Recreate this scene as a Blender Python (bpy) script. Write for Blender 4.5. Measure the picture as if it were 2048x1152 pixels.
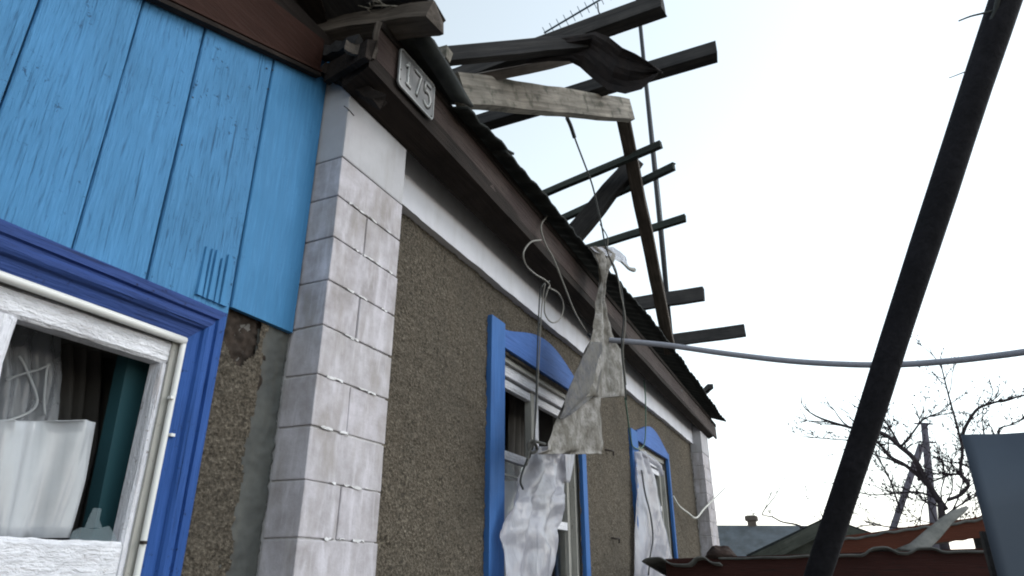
import bpy, bmesh, math, random
import numpy as np
from mathutils import Vector, Matrix

random.seed(7); np.random.seed(7)
for o in list(bpy.data.objects): bpy.data.objects.remove(o)
scn = bpy.context.scene
COL = scn.collection
H = 1.6                                    # eye height above the yard

# ------------------------------------------------------------------ camera
YAW, PITCH = math.radians(24.962), math.radians(23.139)
FPX = 1342.155
fw = Vector((math.cos(PITCH)*math.cos(YAW), math.cos(PITCH)*math.sin(YAW), math.sin(PITCH)))
rt = Vector((math.sin(YAW), -math.cos(YAW), 0))
up = rt.cross(fw)
cam_d = bpy.data.cameras.new('camera'); cam = bpy.data.objects.new('camera', cam_d); COL.objects.link(cam)
cam_d.sensor_width = 36; cam_d.lens = 36*FPX/2048; cam_d.clip_start = 0.05; cam_d.clip_end = 3000
cam.matrix_world = Matrix(((rt.x, up.x, -fw.x, 0), (rt.y, up.y, -fw.y, 0), (rt.z, up.z, -fw.z, H), (0, 0, 0, 1)))
scn.camera = cam

# ------------------------------------------------------------------ sky, sun, exposure (bright overcast)
SUN = Vector((0.34, -0.72, 0.60)).normalized()
world = bpy.data.worlds.new('World'); scn.world = world; world.use_nodes = True
wn = world.node_tree; wn.nodes.clear()
sky = wn.nodes.new('ShaderNodeTexSky'); sky.sky_type = 'NISHITA'; sky.sun_disc = False
sky.sun_elevation = math.asin(SUN.z); sky.sun_rotation = math.atan2(SUN.x, SUN.y)
sky.air_density = 1.3; sky.dust_density = 0.4; sky.ozone_density = 1.0
hs = wn.nodes.new('ShaderNodeHueSaturation'); hs.inputs['Saturation'].default_value = 0.38; hs.inputs['Hue'].default_value = 0.472
bgn = wn.nodes.new('ShaderNodeBackground'); bgn.inputs['Strength'].default_value = 0.15
wo = wn.nodes.new('ShaderNodeOutputWorld')
wn.links.new(sky.outputs[0], hs.inputs['Color']); wn.links.new(hs.outputs[0], bgn.inputs['Color']); wn.links.new(bgn.outputs[0], wo.inputs['Surface'])
sl = bpy.data.lights.new('sun', 'SUN'); sl.energy = 0.5; sl.angle = math.radians(28); sl.color = (1.0, 0.97, 0.93)
so = bpy.data.objects.new('sun', sl); COL.objects.link(so)
so.rotation_euler = (-SUN).to_track_quat('-Z', 'Y').to_euler()
so.location = (10, -20, 20)
scn.view_settings.view_transform = 'Standard'; scn.view_settings.look = 'None'
scn.view_settings.exposure = 1.05; scn.view_settings.gamma = 1.0; scn.view_settings.use_curve_mapping = False
scn.render.engine = 'CYCLES'
scn.cycles.pixel_filter_type = 'BLACKMAN_HARRIS'; scn.cycles.filter_width = 2.0
scn.cycles.max_bounces = 8; scn.cycles.transparent_max_bounces = 12

# ------------------------------------------------------------------ pixel rays (2048 x 1152 photograph) to directions
def ray(px, py):
    return rt*(px-1024) - up*(py-576) + fw*FPX
def at(px, py, X=None, Y=None, Z=None, D=None):
    d = ray(px, py)
    if X is not None: return d*(X/d.x)
    if Y is not None: return d*(Y/d.y)
    if Z is not None: return d*(Z/d.z)
    return d.normalized()*D

# ------------------------------------------------------------------ material helpers
class NB:
    def __init__(s, name):
        s.m = bpy.data.materials.new(name); s.m.use_nodes = True
        s.t = s.m.node_tree; s.b = s.t.nodes['Principled BSDF']; s.out = s.t.nodes['Material Output']
    def n(s, typ, **k):
        nd = s.t.nodes.new(typ)
        for a, v in k.items(): setattr(nd, a, v)
        return nd
    def l(s, a, b): s.t.links.new(a, b)
    def val(s, sock, v):
        if isinstance(v, bpy.types.NodeSocket): s.l(v, sock)
        else:
            if isinstance(v, (tuple, list)) and len(v) == 3 and sock.type == 'RGBA': v = (*v, 1)
            sock.default_value = v
    def pos(s, obj=False, scale=(1, 1, 1)):
        if obj:
            tc = s.n('ShaderNodeTexCoord').outputs['Object']
            oi = s.n('ShaderNodeObjectInfo').outputs['Random']
            ml = s.n('ShaderNodeMath', operation='MULTIPLY'); s.l(oi, ml.inputs[0]); ml.inputs[1].default_value = 57.0
            ad = s.n('ShaderNodeVectorMath', operation='ADD'); s.l(tc, ad.inputs[0]); s.l(ml.outputs[0], ad.inputs[1]); src = ad.outputs[0]
        else:
            src = s.n('ShaderNodeNewGeometry').outputs['Position']
        mp = s.n('ShaderNodeMapping'); s.l(src, mp.inputs['Vector']); mp.inputs['Scale'].default_value = scale
        return mp.outputs[0]
    def noise(s, vec, scale, detail=4, rough=0.55, dist=0.0):
        nd = s.n('ShaderNodeTexNoise'); s.l(vec, nd.inputs['Vector'])
        nd.inputs['Scale'].default_value = scale; nd.inputs['Detail'].default_value = detail
        nd.inputs['Roughness'].default_value = rough; nd.inputs['Distortion'].default_value = dist
        return nd.outputs['Fac']
    def voro(s, vec, scale, feat='F1', rnd=1.0):
        nd = s.n('ShaderNodeTexVoronoi', feature=feat); s.l(vec, nd.inputs['Vector']); nd.inputs['Scale'].default_value = scale
        nd.inputs['Randomness'].default_value = rnd
        return nd.outputs['Distance']
    def ramp(s, fac, stops):
        nd = s.n('ShaderNodeValToRGB'); s.l(fac, nd.inputs[0]); cr = nd.color_ramp
        while len(cr.elements) < len(stops): cr.elements.new(0.5)
        for e, (p, c) in zip(cr.elements, stops):
            e.position = p; e.color = (c, c, c, 1) if isinstance(c, (int, float)) else (*c, 1)
        return nd.outputs[0]
    def mix(s, fac, a, b, mode='MIX'):
        nd = s.n('ShaderNodeMix', data_type='RGBA', blend_type=mode)
        s.val(nd.inputs[0], fac); s.val(nd.inputs[6], a); s.val(nd.inputs[7], b)
        return nd.outputs[2]
    def math(s, op, a, b):
        nd = s.n('ShaderNodeMath', operation=op); s.val(nd.inputs[0], a); s.val(nd.inputs[1], b); return nd.outputs[0]
    def bump(s, h, strength=0.5, dist=0.01, prev=None):
        nd = s.n('ShaderNodeBump'); s.l(h, nd.inputs['Height']); nd.inputs['Strength'].default_value = strength; nd.inputs['Distance'].default_value = dist
        if prev is not None: s.l(prev, nd.inputs['Normal'])
        return nd.outputs[0]
    def done(s, col=None, rough=0.8, normal=None, metal=0.0, spec=0.3):
        if col is not None: s.val(s.b.inputs['Base Color'], col)
        s.val(s.b.inputs['Roughness'], rough); s.b.inputs['Metallic'].default_value = metal
        s.b.inputs['Specular IOR Level'].default_value = spec
        if normal is not None: s.l(normal, s.b.inputs['Normal'])
        return s.m

def painted_wood(name, col, under, axis, wear=0.35, obj=False, bump=0.6, rough=0.7, fine=55, tint=None, crackle=0.0, spec=0.2):
    """paint over weathered wood; axis = direction of the grain (0,1,2)"""
    b = NB(name)
    def st(across, along):
        sc = [across]*3; sc[axis] = along
        return b.pos(obj, tuple(sc))
    n1 = b.noise(st(fine*2.6, fine*0.17), 1.0, 3, 0.55, 0.35)          # raised grain
    n2 = b.noise(st(fine*0.9, fine*0.06), 1.0, 4, 0.6, 0.8)            # broad figure
    n4 = b.noise(st(fine*1.7, fine*0.05), 1.0, 2, 0.5, 0.2)            # long splits
    big = b.noise(b.pos(obj, (1, 1, 1)), 3.2, 3)
    patch = b.ramp(b.noise(b.pos(obj, (1, 1, 1)), 6.5, 3), [(0.38, 0.25), (0.62, 1)])
    crack = b.math('MULTIPLY', b.ramp(n1, [(0.33, 1), (0.42, 0)]), patch)
    split = b.ramp(n4, [(0.27, 1), (0.33, 0)])
    c2 = tint if tint else tuple(x*0.78 for x in col)
    c = b.mix(b.ramp(big, [(0.3, 0.0), (0.7, 1.0)]), col, c2)
    c = b.mix(b.math('MULTIPLY', b.ramp(n2, [(0.35, 1), (0.6, 0)]), 0.30), c, tuple(x*0.6 for x in col))
    c = b.mix(b.math('MULTIPLY', b.ramp(n1, [(0.52, 0), (0.70, 1)]), 0.22), c, tuple(min(1, x*1.35+.02) for x in col))
    fl = b.ramp(b.noise(b.pos(obj, (1, 1, 1)), 55, 6, 0.7), [(0.60, 0), (0.64, 1)])
    fl = b.math('MULTIPLY', fl, b.ramp(b.noise(b.pos(obj, (1, 1, 1)), 7, 2), [(0.48, 0), (0.60, 1)]))
    c = b.mix(b.math('MULTIPLY', crack, wear), c, under)
    c = b.mix(b.math('MULTIPLY', split, min(1, wear*1.2)), c, under)
    c = b.mix(b.math('MULTIPLY', fl, min(1, wear*1.5)), c, under)
    hgt = b.math('ADD', b.math('MULTIPLY', n1, 1.0), b.math('MULTIPLY', n2, 0.6))
    hgt = b.math('SUBTRACT', hgt, b.math('MULTIPLY', split, 0.35))
    nm = b.bump(hgt, bump, 0.007)
    if crackle:
        vn = b.noise(st(60, 26), 1.0, 5, 0.65, 0.9); v2 = b.noise(st(150, 60), 1.0, 3, 0.6)
        nm = b.bump(b.math('ADD', b.math('MULTIPLY', vn, 1.4), b.math('MULTIPLY', v2, 0.4)), crackle, 0.012, nm)
        c = b.mix(b.math('MULTIPLY', b.ramp(vn, [(0.30, 1), (0.38, 0)]), b.math('MULTIPLY', patch, 0.55)), c, under)
    return b.done(c, rough, nm, spec=spec)

def raw_wood(name, lo, hi, axis=0, obj=True, bump=0.7, fine=45, rough=0.9, moss=None):
    b = NB(name)
    sc = [fine]*3; sc[axis] = fine*0.05
    n1 = b.noise(b.pos(obj, tuple(sc)), 1.0, 5, 0.65, 0.5)
    n3 = b.noise(b.pos(obj, (1, 1, 1)), 5, 4)
    c = b.mix(b.ramp(n1, [(0.3, 0), (0.7, 1)]), lo, hi)
    c = b.mix(b.math('MULTIPLY', b.ramp(n3, [(0.4, 0), (0.7, 1)]), 0.6), c, tuple(x*0.55 for x in lo))
    if moss: c = b.mix(b.math('MULTIPLY', b.ramp(b.noise(b.pos(obj, (1, 1, 1)), 14, 5), [(0.52, 0), (0.66, 1)]), 0.7), c, moss)
    return b.done(c, rough, b.bump(n1, bump, 0.008), spec=0.2)

# ------------------------------------------------------------------ materials
MT = {}
MT['blue_board'] = painted_wood('blue_board_paint', (0.068, 0.225, 0.44), (0.014, 0.048, 0.11), 2, wear=0.55, bump=1.0, tint=(0.052, 0.175, 0.335), fine=55)
MT['blue_board_smooth'] = painted_wood('blue_board_smooth_paint', (0.060, 0.21, 0.41), (0.014, 0.05, 0.12), 2, wear=0.12, bump=0.22, tint=(0.040, 0.165, 0.33))
MT['casing_h'] = painted_wood('casing_blue_level', (0.026, 0.058, 0.205), (0.006, 0.010, 0.035), 0, wear=0.6, bump=1.0, fine=34)
MT['casing_v'] = painted_wood('casing_blue_upright', (0.024, 0.082, 0.29), (0.007, 0.014, 0.05), 2, wear=0.5, bump=0.8, fine=34)
MT['blue_trim'] = painted_wood('window_trim_blue', (0.045, 0.14, 0.38), (0.02, 0.05, 0.16), 2, wear=0.3, bump=0.4, fine=30)
MT['blue_trim_h'] = painted_wood('window_header_blue', (0.050, 0.13, 0.38), (0.02, 0.04, 0.14), 0, wear=0.4, bump=0.5, fine=30)
MT['white_v'] = painted_wood('white_paint_upright', (0.78, 0.78, 0.84), (0.26, 0.22, 0.21), 2, wear=0.5, bump=0.8, fine=40, crackle=0.55)
MT['white_h'] = painted_wood('white_paint_level', (0.84, 0.84, 0.89), (0.30, 0.26, 0.25), 0, wear=0.4, bump=0.6, fine=40, crackle=0.8)
MT['old_white'] = painted_wood('old_white_paint', (0.40, 0.39, 0.36), (0.12, 0.11, 0.10), 2, wear=0.5, bump=0.5)
MT['maroon'] = painted_wood('maroon_fascia_paint', (0.030, 0.018, 0.017), (0.012, 0.009, 0.008), 0, wear=0.75, bump=1.0, fine=30, tint=(0.060, 0.044, 0.039), spec=0.12)
MT['brown'] = painted_wood('brown_verge_paint', (0.034, 0.014, 0.010), (0.014, 0.010, 0.008), 0, wear=0.3, bump=0.4, spec=0.1)
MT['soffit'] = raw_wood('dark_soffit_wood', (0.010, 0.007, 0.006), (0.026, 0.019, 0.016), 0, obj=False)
MT['timber'] = raw_wood('weathered_timber', (0.045, 0.036, 0.03), (0.13, 0.11, 0.095))
MT['timber_dark'] = raw_wood('dark_timber', (0.022, 0.022, 0.024), (0.06, 0.056, 0.055))
MT['timber_green'] = raw_wood('damp_green_timber', (0.02, 0.026, 0.024), (0.05, 0.056, 0.05))
MT['timber_moss'] = raw_wood('grey_green_boards', (0.05, 0.055, 0.046), (0.09, 0.095, 0.082))
MT['timber_grey'] = raw_wood('bleached_grey_timber', (0.12, 0.108, 0.092), (0.34, 0.31, 0.27), moss=(0.045, 0.048, 0.036))
MT['timber_black'] = raw_wood('tarred_pole_wood', (0.010, 0.010, 0.013), (0.022, 0.021, 0.026))
MT['red_wood'] = painted_wood('red_brown_paint', (0.045, 0.013, 0.010), (0.016, 0.014, 0.012), 1, wear=0.7, bump=0.5)
MT['orange_wood'] = painted_wood('orange_brown_paint', (0.105, 0.030, 0.016), (0.04, 0.026, 0.018), 1, wear=0.4, bump=0.4)

def m_pebble():
    b = NB('pebble_dash')
    p = b.pos()
    n = b.noise(p, 75, 5, 0.7); v = b.voro(p, 95); big = b.noise(p, 2.2, 4, 0.6)
    streak = b.noise(b.pos(False, (9, 9, 1.1)), 1.0, 4, 0.6)
    c = b.ramp(n, [(0.28, (0.014, 0.012, 0.010)), (0.45, (0.070, 0.059, 0.046)), (0.58, (0.150, 0.128, 0.100)), (0.72, (0.30, 0.265, 0.215))])
    c = b.mix(b.math('MULTIPLY', b.ramp(big, [(0.35, 0), (0.7, 1)]), 0.5), c, (0.062, 0.055, 0.046))
    c = b.mix(b.math('MULTIPLY', b.ramp(streak, [(0.45, 0), (0.75, 1)]), 0.35), c, (0.10, 0.082, 0.062))
    c = b.mix(b.math('MULTIPLY', b.ramp(v, [(0.0, 1), (0.25, 0)]), 0.6), c, (0.04, 0.037, 0.033))
    nm = b.bump(n, 0.9, 0.012); nm = b.bump(v, 0.6, 0.008, nm)
    return b.done(c, 0.95, nm, spec=0.15)
MT['pebble'] = m_pebble()

def m_block():
    b = NB('silicate_block')
    p = b.pos()
    big = b.noise(p, 11, 6, 0.65); fine = b.noise(p, 130, 4, 0.6)
    st = b.noise(b.pos(False, (26, 26, 4.0)), 1.0, 4, 0.65, 0.4)
    c = b.mix(b.ramp(big, [(0.32, 0), (0.68, 1)]), (0.50, 0.475, 0.515), (0.30, 0.278, 0.288))
    c = b.mix(b.math('MULTIPLY', b.ramp(st, [(0.50, 0), (0.72, 1)]), 0.6), c, (0.66, 0.635, 0.69))
    c = b.mix(b.math('MULTIPLY', b.ramp(b.noise(b.pos(False, (15, 15, 5)), 1.0, 4), [(0.45, 0), (0.7, 1)]), 0.6), c, (0.24, 0.21, 0.185))
    c = b.mix(b.math('MULTIPLY', b.ramp(fine, [(0.6, 0), (0.75, 1)]), 0.35), c, (0.25, 0.24, 0.24))
    oi = b.n('ShaderNodeObjectInfo').outputs['Random']
    c = b.mix(b.math('MULTIPLY', oi, 0.22), c, (0.40, 0.385, 0.39))
    return b.done(c, 0.9, b.bump(b.math('ADD', b.math('MULTIPLY', fine, 0.3), big), 0.45, 0.006), spec=0.2)
MT['block'] = m_block()

def m_plaster(name, a, c2, dirt, sc=5):
    b = NB(name); p = b.pos()
    big = b.noise(p, sc, 5, 0.6); fine = b.noise(p, 90, 4)
    c = b.mix(b.ramp(big, [(0.35, 0), (0.7, 1)]), a, c2)
    st = b.noise(b.pos(False, (14, 14, 2)), 1.0, 5, 0.65)
    c = b.mix(b.math('MULTIPLY', b.ramp(st, [(0.5, 0), (0.75, 1)]), 0.5), c, dirt)
    return b.done(c, 0.9, b.bump(b.math('ADD', big, b.math('MULTIPLY', fine, 0.25)), 0.35, 0.006), spec=0.2)
MT['mortar'] = m_plaster('white_mortar', (0.62, 0.61, 0.62), (0.45, 0.44, 0.44), (0.25, 0.24, 0.23), 30)
MT['plaster'] = m_plaster('pilaster_plaster', (0.43, 0.425, 0.445), (0.36, 0.35, 0.37), (0.28, 0.255, 0.24))
MT['band'] = m_plaster('white_limewash', (0.66, 0.66, 0.71), (0.58, 0.58, 0.63), (0.5, 0.49, 0.5))
MT['cement'] = m_plaster('grey_cement', (0.105, 0.108, 0.102), (0.07, 0.073, 0.071), (0.13, 0.115, 0.095), 9)
MT['inner'] = m_plaster('inner_wall_plaster', (0.14, 0.13, 0.12), (0.10, 0.10, 0.095), (0.08, 0.08, 0.075))
MT['clay'] = m_plaster('bare_clay', (0.045, 0.033, 0.026), (0.022, 0.017, 0.014), (0.012, 0.010, 0.009), 26)
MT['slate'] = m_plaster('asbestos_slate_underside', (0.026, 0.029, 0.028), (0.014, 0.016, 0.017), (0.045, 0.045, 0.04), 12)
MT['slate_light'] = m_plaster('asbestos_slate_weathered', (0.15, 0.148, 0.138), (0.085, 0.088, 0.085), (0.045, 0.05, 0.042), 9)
MT['far_slate'] = m_plaster('far_slate_roof', (0.085, 0.10, 0.115), (0.05, 0.058, 0.062), (0.10, 0.085, 0.085), 1.6)
MT['rubble'] = m_plaster('brown_rubble', (0.05, 0.032, 0.026), (0.026, 0.018, 0.016), (0.02, 0.016, 0.014), 20)
MT['rust'] = m_plaster('rusty_tin', (0.020, 0.016, 0.016), (0.012, 0.011, 0.012), (0.035, 0.026, 0.022), 14)

def simple(name, col, rough=0.6, metal=0.0, spec=0.4, n=None, var=0.25, bump=0.2):
    b = NB(name); p = b.pos()
    f = b.noise(p, n or 20, 4)
    c = b.mix(b.math('MULTIPLY', b.ramp(f, [(0.3, 0), (0.7, 1)]), var*2), col, tuple(x*0.6 for x in col))
    return b.done(c, rough, b.bump(f, bump, 0.004), metal, spec)
MT['plate'] = simple('house_number_enamel', (0.20, 0.20, 0.205), 0.5, 0.3, n=45, var=0.2)
MT['digit'] = simple('number_ridge_metal', (0.42, 0.43, 0.43), 0.42, 0.3, n=60, var=0.15)
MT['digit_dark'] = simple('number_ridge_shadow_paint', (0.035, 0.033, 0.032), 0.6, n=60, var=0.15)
MT['nail'] = simple('rusty_nail_iron', (0.03, 0.022, 0.018), 0.7, 0.4)
MT['cable'] = simple('grey_cable_sheath', (0.27, 0.28, 0.33), 0.5, n=30, var=0.2)
MT['wire'] = simple('grey_wire', (0.20, 0.19, 0.17), 0.6, n=30)
MT['wire_dark'] = simple('dark_wire', (0.04, 0.045, 0.045), 0.6, n=30)
MT['wire_green'] = simple('green_wire', (0.05, 0.12, 0.09), 0.6, n=30)
MT['wire_white'] = simple('pale_wire', (0.55, 0.54, 0.5), 0.6, n=30)
MT['mast'] = simple('dark_steel_pipe', (0.018, 0.020, 0.026), 0.6, 0.2, n=18)
MT['alu'] = simple('dull_antenna_rod', (0.06, 0.10, 0.14), 0.5, 0.3, n=18)
MT['panel'] = simple('slate_blue_sheet_metal', (0.072, 0.092, 0.125), 0.55, 0.2, n=3, var=0.2, bump=0.05)
MT['bead'] = simple('white_bead_paint', (0.66, 0.66, 0.64), 0.4, n=12, var=0.08, bump=0.05)
MT['teal'] = simple('teal_inner_frame_paint', (0.030, 0.095, 0.115), 0.5, n=6, var=0.12)
MT['bark'] = simple('bare_bark', (0.040, 0.033, 0.038), 0.95, n=12, spec=0.1)
MT['concrete_pole'] = simple('grey_pole_concrete', (0.10, 0.093, 0.115), 0.9, n=3, spec=0.1)
MT['chimney'] = simple('sooty_brick', (0.10, 0.085, 0.075), 0.95, n=7, spec=0.1)
MT['far_wall'] = simple('far_house_render', (0.28, 0.26, 0.24), 0.95, n=1, spec=0.1)
MT['curtain_dark'] = simple('dark_curtain_cloth', (0.09, 0.085, 0.08), 0.95, n=8, spec=0.1)

def m_ground():
    b = NB('yard_earth'); p = b.pos()
    n = b.noise(p, 1.2, 6, 0.65)
    c = b.ramp(n, [(0.3, (0.10, 0.085, 0.065)), (0.55, (0.17, 0.15, 0.125)), (0.75, (0.11, 0.12, 0.07))])
    return b.done(c, 0.95, b.bump(b.noise(p, 30, 5), 0.6, 0.02), spec=0.1)
MT['ground'] = m_ground()

def m_film(name, col, alpha, dirt=None, crumple=0.25, rough=None):
    b = NB(name); p = b.pos()
    c = b.mix(b.ramp(b.noise(p, 9, 5), [(0.4, 0), (0.75, 1)]), col, tuple(x*0.86 for x in col))
    if dirt:
        d = b.math('MULTIPLY', b.ramp(b.noise(p, 11, 6, 0.7), [(0.38, 0), (0.58, 1)]), 0.9)
        c = b.mix(d, c, dirt)
        c = b.mix(b.math('MULTIPLY', b.ramp(b.noise(p, 45, 4, 0.7), [(0.52, 0), (0.68, 1)]), 0.6), c, tuple(x*0.35 for x in dirt))
    b.val(b.b.inputs['Base Color'], c); b.b.inputs['Roughness'].default_value = rough if rough else (0.13 if not dirt else 0.6)
    b.b.inputs['Specular IOR Level'].default_value = 0.6 if not dirt else 0.25
    wv = b.voro(b.pos(False, (1, 1, 0.55)), 9, 'DISTANCE_TO_EDGE'); w2 = b.noise(b.pos(False, (1, 1, 0.28)), 13, 3, 0.5, 1.6)
    nm = b.bump(b.math('ADD', b.math('MULTIPLY', b.ramp(wv, [(0.0, 1), (0.25, 0)]), 0.25), b.math('MULTIPLY', w2, 1.5)), crumple, 0.03); b.l(nm, b.b.inputs['Normal'])
    tl = b.n('ShaderNodeBsdfTranslucent'); b.val(tl.inputs['Color'], c)
    tr = b.n('ShaderNodeBsdfTransparent')
    m1 = b.n('ShaderNodeMixShader'); m1.inputs[0].default_value = 0.35; b.l(b.b.outputs[0], m1.inputs[1]); b.l(tl.outputs[0], m1.inputs[2])
    m2 = b.n('ShaderNodeMixShader'); m2.inputs[0].default_value = 1-alpha; b.l(m1.outputs[0], m2.inputs[1]); b.l(tr.outputs[0], m2.inputs[2])
    b.l(m2.outputs[0], b.out.inputs['Surface'])
    return b.m
MT['film'] = m_film('clear_plastic_film', (0.58, 0.58, 0.64), 0.70, crumple=0.34, rough=0.10)
MT['film_thin'] = m_film('thin_plastic_film', (0.78, 0.80, 0.84), 0.55)
MT['film_grey'] = m_film('grimy_grey_film', (0.12, 0.12, 0.135), 0.92, dirt=(0.19, 0.18, 0.165), crumple=0.3, rough=0.7)
MT['rag'] = m_film('dirty_plastic_rag', (0.40, 0.38, 0.36), 0.95, dirt=(0.145, 0.13, 0.105), crumple=0.28)
MT['paper'] = m_film('white_paper_sheet', (0.55, 0.57, 0.60), 1.0, crumple=0.04)
MT['pale_glass'] = m_film('pale_broken_glass', (0.30, 0.37, 0.40), 0.32, crumple=0.02)  # pale grey-blue see-through tint keeps the clear shards visible
MT['lace'] = m_film('lace_curtain_net', (0.50, 0.52, 0.56), 0.42)
MT['lace_edge'] = m_film('lace_curtain_border', (0.62, 0.64, 0.66), 0.75)

def m_glass():
    b = NB('window_glass')
    b.b.inputs['Base Color'].default_value = (0.93, 0.96, 0.96, 1); b.b.inputs['Roughness'].default_value = 0.02
    b.b.inputs['Transmission Weight'].default_value = 1.0; b.b.inputs['IOR'].default_value = 1.45
    return b.m
MT['glass'] = m_glass()

# ------------------------------------------------------------------ mesh helpers (all input relative to the eye: z = 0 at eye height)
LAST = {}
def wloc(o):
    v = Vector((0, 0, 0))
    while o is not None: v += o.location; o = o.parent
    return v
def tag(o, label=None, cat=None, group=None, kind=None):
    if label: o['label'] = label
    if cat: o['category'] = cat
    if group: o['group'] = group
    if kind: o['kind'] = kind
    return o
def thing(name, loc, label, cat, group=None):
    o = bpy.data.objects.new(name, None); COL.objects.link(o); o.empty_display_size = 0.1
    o.location = Vector(loc) + Vector((0, 0, H)); tag(o, label, cat, group)
    return o
def mk(name, verts, faces, mat, parent=None, smooth=False, solid=0.0, base=False):
    V = np.array([tuple(v) for v in verts], dtype=float); V[:, 2] += H
    c = (V.min(0)+V.max(0))/2
    if base: c[2] = V[:, 2].min()
    me = bpy.data.meshes.new(name); me.from_pydata((V-c).tolist(), [], faces); me.validate(); me.update()
    bm = bmesh.new(); bm.from_mesh(me); bmesh.ops.recalc_face_normals(bm, faces=bm.faces); bm.to_mesh(me); bm.free()
    if smooth: me.polygons.foreach_set('use_smooth', [True]*len(me.polygons))
    o = bpy.data.objects.new(name, me); COL.objects.link(o)
    o.parent = parent
    o.location = Vector(c) - (wloc(parent) if parent else Vector((0, 0, 0)))
    me.materials.append(MT[mat] if isinstance(mat, str) else mat)
    if solid:
        md = o.modifiers.new('thickness', 'SOLIDIFY'); md.thickness = solid; md.offset = 0
    return o
BOXF = [(0, 1, 3, 2), (4, 6, 7, 5), (0, 4, 5, 1), (2, 3, 7, 6), (0, 2, 6, 4), (1, 5, 7, 3)]
def box(name, x0, x1, y0, y1, z0, z1, mat, parent=None, bevel=0.0, jit=0.0):
    vs = [Vector((x, y, z)) + Vector([random.uniform(-jit, jit) for _ in range(3)]) for x in (x0, x1) for y in (y0, y1) for z in (z0, z1)]
    o = mk(name, vs, BOXF, mat, parent)
    if bevel:
        me = o.data; bm = bmesh.new(); bm.from_mesh(me)
        bmesh.ops.bevel(bm, geom=list(bm.edges), offset=bevel, segments=2, affect='EDGES', profile=0.6); bm.to_mesh(me); bm.free()
    return o
def hexa(name, pts8, mat, parent=None, bevel=0.0):
    """pts8: four corners of one end, four of the other, same order"""
    f = [(0, 1, 2, 3), (7, 6, 5, 4)] + [(i, i+4, (i+1) % 4+4, (i+1) % 4) for i in range(4)]
    o = mk(name, pts8, f, mat, parent)
    if bevel:
        me = o.data; bm = bmesh.new(); bm.from_mesh(me)
        bmesh.ops.bevel(bm, geom=list(bm.edges), offset=bevel, segments=1, affect='EDGES'); bm.to_mesh(me); bm.free()
    return o
def beam(name, p0, p1, w, h, mat, parent=None, upv=(0, 0, 1), taper=1.0, wob=0.004, segs=6, roll=0.0, broken=0.0):
    """a sawn timber with its own local axes (x = along the grain)"""
    p0, p1 = Vector(p0), Vector(p1); L = (p1-p0).length
    ax = (p1-p0).normalized(); u = Vector(upv); side = u.cross(ax).normalized(); u = ax.cross(side).normalized()
    if roll:
        R = Matrix.Rotation(roll, 3, ax); side = R @ side; u = R @ u
    vs, fs = [], []
    prof = [(-.5, -.5), (-.43, -.5), (.43, -.5), (.5, -.45), (.5, .45), (.45, .5), (-.45, .5), (-.5, .44)]
    n = len(prof)
    for i in range(segs+1):
        t = i/segs; k = 1+(taper-1)*t
        ox, oz = random.uniform(-wob, wob), random.uniform(-wob, wob)
        for a, b_ in prof:
            e = 0
            if broken and i == segs: e = random.uniform(-broken, broken)
            vs.append(Vector((t*L-L/2+e, a*w*k+ox+random.uniform(-wob, wob)*.4, b_*h*k+oz+random.uniform(-wob, wob)*.4)))
    for i in range(segs):
        for j in range(n):
            fs.append((i*n+j, i*n+(j+1) % n, (i+1)*n+(j+1) % n, (i+1)*n+j))
    fs.append(tuple(range(n))); fs.append(tuple(segs*n+j for j in reversed(range(n))))
    me = bpy.data.meshes.new(name); me.from_pydata([tuple(v) for v in vs], [], fs); me.update()
    bm = bmesh.new(); bm.from_mesh(me); bmesh.ops.recalc_face_normals(bm, faces=bm.faces); bm.to_mesh(me); bm.free()
    me.materials.append(MT[mat])
    o = bpy.data.objects.new(name, me); COL.objects.link(o); o.parent = parent
    o.rotation_euler = Matrix((ax, side, u)).transposed().to_euler()
    o.location = (p0+p1)/2 + Vector((0, 0, H)) - (wloc(parent) if parent else Vector((0, 0, 0)))
    return o
def catmull(pts, n=6):
    pts = [Vector(p) for p in pts]
    if len(pts) < 3: return pts
    q = [pts[0]*2-pts[1]] + pts + [pts[-1]*2-pts[-2]]; out = []
    for i in range(1, len(q)-2):
        for k in range(n):
            t = k/n; a, b, c, d = q[i-1], q[i], q[i+1], q[i+2]
            out.append(0.5*((2*b)+(c-a)*t+(2*a-5*b+4*c-d)*t*t+(3*b-a-3*c+d)*t**3))
    out.append(pts[-1]); return out
def tubegeo(pts, r, sides=6, V=None, F=None):
    V = [] if V is None else V; F = [] if F is None else F
    pts = [Vector(p) for p in pts]; base = len(V); N = len(pts)
    prev = None
    for i, p in enumerate(pts):
        t = (pts[min(i+1, N-1)]-pts[max(i-1, 0)]).normalized()
        a = prev if prev is not None else (Vector((0, 0, 1)) if abs(t.z) < .9 else Vector((1, 0, 0)))
        s = t.cross(a).normalized() if prev is None else (prev-t*prev.dot(t)).normalized()
        prev = s; b = t.cross(s)
        rr = r(i/(N-1)) if callable(r) else r
        for k in range(sides):
            an = 2*math.pi*k/sides; V.append(p+s*math.cos(an)*rr+b*math.sin(an)*rr)
    for i in range(N-1):
        for k in range(sides):
            F.append((base+i*sides+k, base+i*sides+(k+1) % sides, base+(i+1)*sides+(k+1) % sides, base+(i+1)*sides+k))
    F.append(tuple(base+k for k in reversed(range(sides)))); F.append(tuple(base+(N-1)*sides+k for k in range(sides)))
    return V, F
def tube(name, pts, r, mat, parent=None, sides=6, curve=6):
    V, F = tubegeo(catmull(pts, curve) if curve else pts, r, sides)
    return mk(name, V, F, mat, parent, smooth=True)
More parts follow.
